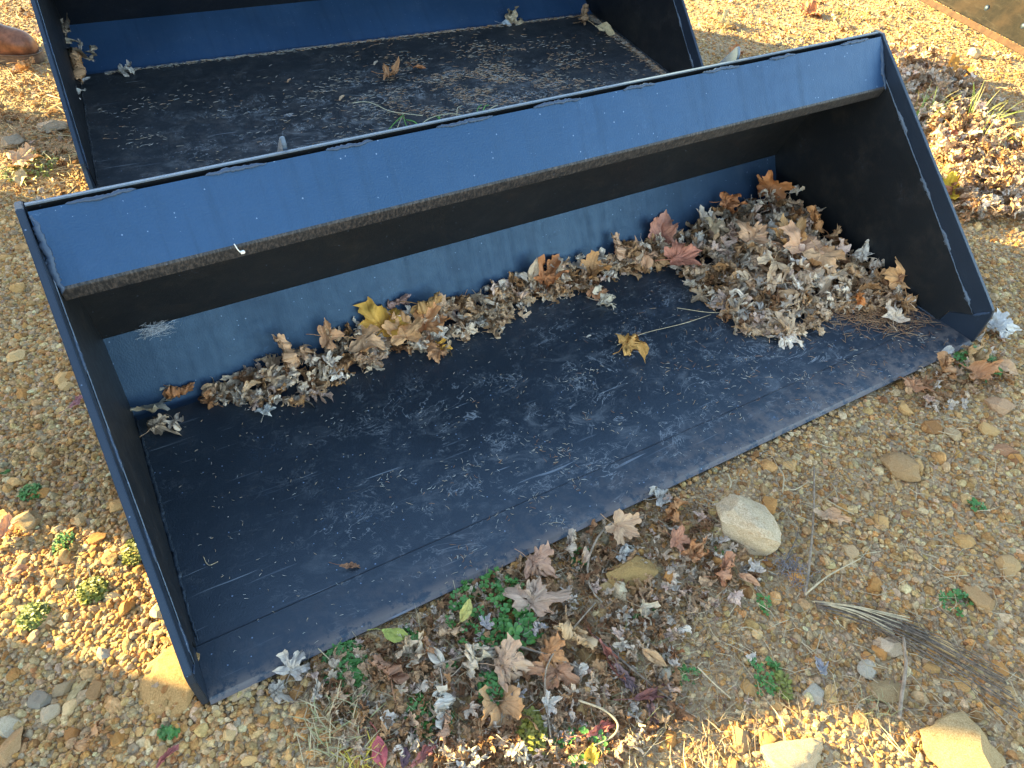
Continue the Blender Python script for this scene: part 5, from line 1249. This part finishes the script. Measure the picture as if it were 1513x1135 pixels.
def bp(B_, x, y, z): return np.array([B_[0]+fd[0]*x+sd[0]*y, B_[1]+fd[1]*x+sd[1]*y, z])
mid = (B1+B2)/2
pel = bp(mid, -.22, 0, .95)
j = [pel, bp(mid, -.22, -.09, .90), bp(B1, -.20, .0, .50), bp(B1, -.235, 0, .12), bp(mid, -.22, .09, .90), bp(B2, -.20, 0, .50), bp(B2, -.235, 0, .12), bp(mid, -.22, 0, 1.03)]
skin('trousers', j, [(0, 1), (1, 2), (2, 3), (0, 4), (4, 5), (5, 6), (0, 7)], [.13, .095, .075, .07, .095, .075, .07, .125], mjean, person)
j = [bp(mid, -.22, 0, 1.0), bp(mid, -.23, 0, 1.22), bp(mid, -.23, 0, 1.42), bp(mid, -.22, 0, 1.50), bp(mid, -.23, -.20, 1.40), bp(mid, -.25, -.26, 1.14), bp(mid, -.14, -.24, .92), bp(mid, -.23, .20, 1.40), bp(mid, -.25, .26, 1.14), bp(mid, -.14, .24, .92)]
skin('jacket', j, [(0, 1), (1, 2), (2, 3), (2, 4), (4, 5), (5, 6), (2, 7), (7, 8), (8, 9)], [.14, .145, .14, .065, .07, .055, .042, .07, .055, .042], mjac, person)
for s in (-1, 1):
    w0 = bp(mid, -.14, s*.24, .92); pts_ = [w0, w0+np.array([0, 0, -.08])]; ed = [(0, 1)]; rd = [.026, (.036, .016)]
    for k in range(4):
        q = w0+np.array([fd[0]*(.027-.018*k), fd[1]*(.027-.018*k), -.11]); pts_ += [q, q+np.array([sd[0]*-s*.008, sd[1]*-s*.008, -.04]), q+np.array([sd[0]*-s*.024, sd[1]*-s*.024, -.07+.004*abs(k-1)])]; b0 = 2+3*k; ed += [(1, b0), (b0, b0+1), (b0+1, b0+2)]; rd += [.010, .009, .008]
    q = w0+np.array([fd[0]*.04, fd[1]*.04, -.06]); pts_ += [q, q+np.array([fd[0]*.012, fd[1]*.012, -.04])]; ed += [(1, 14), (14, 15)]; rd += [.012, .010]
    skin('hand', pts_, ed, rd, mskin, person, 1)
hd = bp(mid, -.20, 0, 1.66)
j = [bp(mid, -.22, 0, 1.47), bp(mid, -.215, 0, 1.56), bp(mid, -.20, 0, 1.63), bp(mid, -.20, 0, 1.72), bp(mid, -.105, 0, 1.645), bp(mid, -.20, -.085, 1.645), bp(mid, -.20, .085, 1.645)]
skin('head', j, [(0, 1), (1, 2), (2, 3), (2, 4), (2, 5), (2, 6)], [.055, .055, .088, .085, .014, .014, .014], mskin, person)
skin('hair', [bp(mid, -.22, 0, 1.70), bp(mid, -.215, 0, 1.755)], [(0, 1)], [.098, .085], mhair, person)
tag(person, 'person in scuffed brown leather boots standing at the upper left edge', 'person')

# ------------------------------------------------------------------ unseen things added outside the frame towards the sun to cast broken shade
mwood = plain('shade_crate_wood', (.36, .25, .14), .8, .3, 12)
def crate(u, v, wv, dp, h, z0, label):  # made-up crates, sized and placed to shade chosen strips of ground
    c0 = np.array([LX, LY])*u+np.array([-LY, LX])*v; r = empty('shade_crate', (c0[0], c0[1], z0), (0, 0, math.atan2(LX, -LY))); r.rotation_euler = (0, 0, math.atan2(LX, -LY))
    # local x runs across the light, local y along it
    def board(nm, x0, x1, y0, y1, za, zb):
        me = plate(nm, [(y0, za), (y1, za), (y1, zb), (y0, zb)], x0, x1, .003); link(nm, me, mwood, r)
    k = int(h/.115); bh = (h-.02)/k
    for i in range(k):
        za = .01+i*bh
        for s in (-1, 1):
            board('plank', -wv/2, wv/2, s*dp/2-.01, s*dp/2+.01, za, za+bh-.001)
            board('plank', s*(wv/2-.012)-.01, s*(wv/2-.012)+.01, -dp/2+.012, dp/2-.012, za, za+bh-.001)
    for s in (-1, 1):
        for t in (-1, 1): board('batten', t*(wv/2-.05)-.04, t*(wv/2-.05)+.04, s*(dp/2+.022)-.011, s*(dp/2+.022)+.011, .01, h-.01)
    board('lid', -wv/2, wv/2, -dp/2, dp/2, h, h+.02)
    return tag(r, label, 'added shade crate')
crate(-3.2, .80, 1.10, .9, 1.05, -.01, 'lower crate of an unseen stack added beyond the left edge to cast shade')
crate(-3.2, .81, 1.06, .9, 1.0, 1.06, 'upper crate of an unseen stack added beyond the left edge to cast shade')
crate(-2.6, -.50, 1.02, .9, 1.0, -.01, 'single unseen crate added nearest the viewer beyond the left edge to cast shade')
# added unseen maple tree: trunk placed to cast shade, also source of the leaves
tu, tv = -5.5, 1.70; tc = np.array([LX, LY])*tu+np.array([-LY, LX])*tv
tree = empty('shade_maple_tree', (tc[0], tc[1], -.02)); V, Fc = [], []; g = random.Random(4)
mbark = plain('bark', (.16, .12, .09), .9, .4, 14, .8, .01)
tube_vf(catmull([(0, 0, 0), (.03, .02, 1.5), (-.02, .05, 3), (.05, 0, 4.6)], 5), [.17-.006*i for i in range(16)], 10, V, Fc)
tips = []
for k in range(16):
    a = k*2.4; z = 2.6+k*.15; e = (math.cos(a)*1.7, math.sin(a)*1.7, z+1.2); tube_vf(catmull([(0, 0, z), (e[0]*.5, e[1]*.5, z+.5), e], 4), [.05-.005*i for i in range(9)], 5, V, Fc); tips.append(e)
link('trunk', mk('trunk', V, Fc, True), mbark, tree)
V, Fc = [], []
for k in range(2600):
    e = g.choice(tips); c_ = Vector((e[0]*g.uniform(.3, 1.2)+g.gauss(0, .3), e[1]*g.uniform(.3, 1.2)+g.gauss(0, .3), e[2]+g.gauss(0, .35))); q = Euler((g.uniform(0, 6), g.uniform(0, 6), g.uniform(0, 6))).to_matrix(); b0 = len(V)
    for p in ((-.04, 0, 0), (0, -.05, 0), (.04, 0, 0), (0, .05, 0)): V.append(c_+q @ Vector(p))
    Fc.append((b0, b0+1, b0+2, b0+3))
link('crown', mk('crown', V, Fc), plain('autumn_leaf', (.45, .26, .07), .7, .3, 5), tree)
tag(tree, 'unseen maple tree added for its shade, thin autumn crown, beyond the upper left', 'tree')
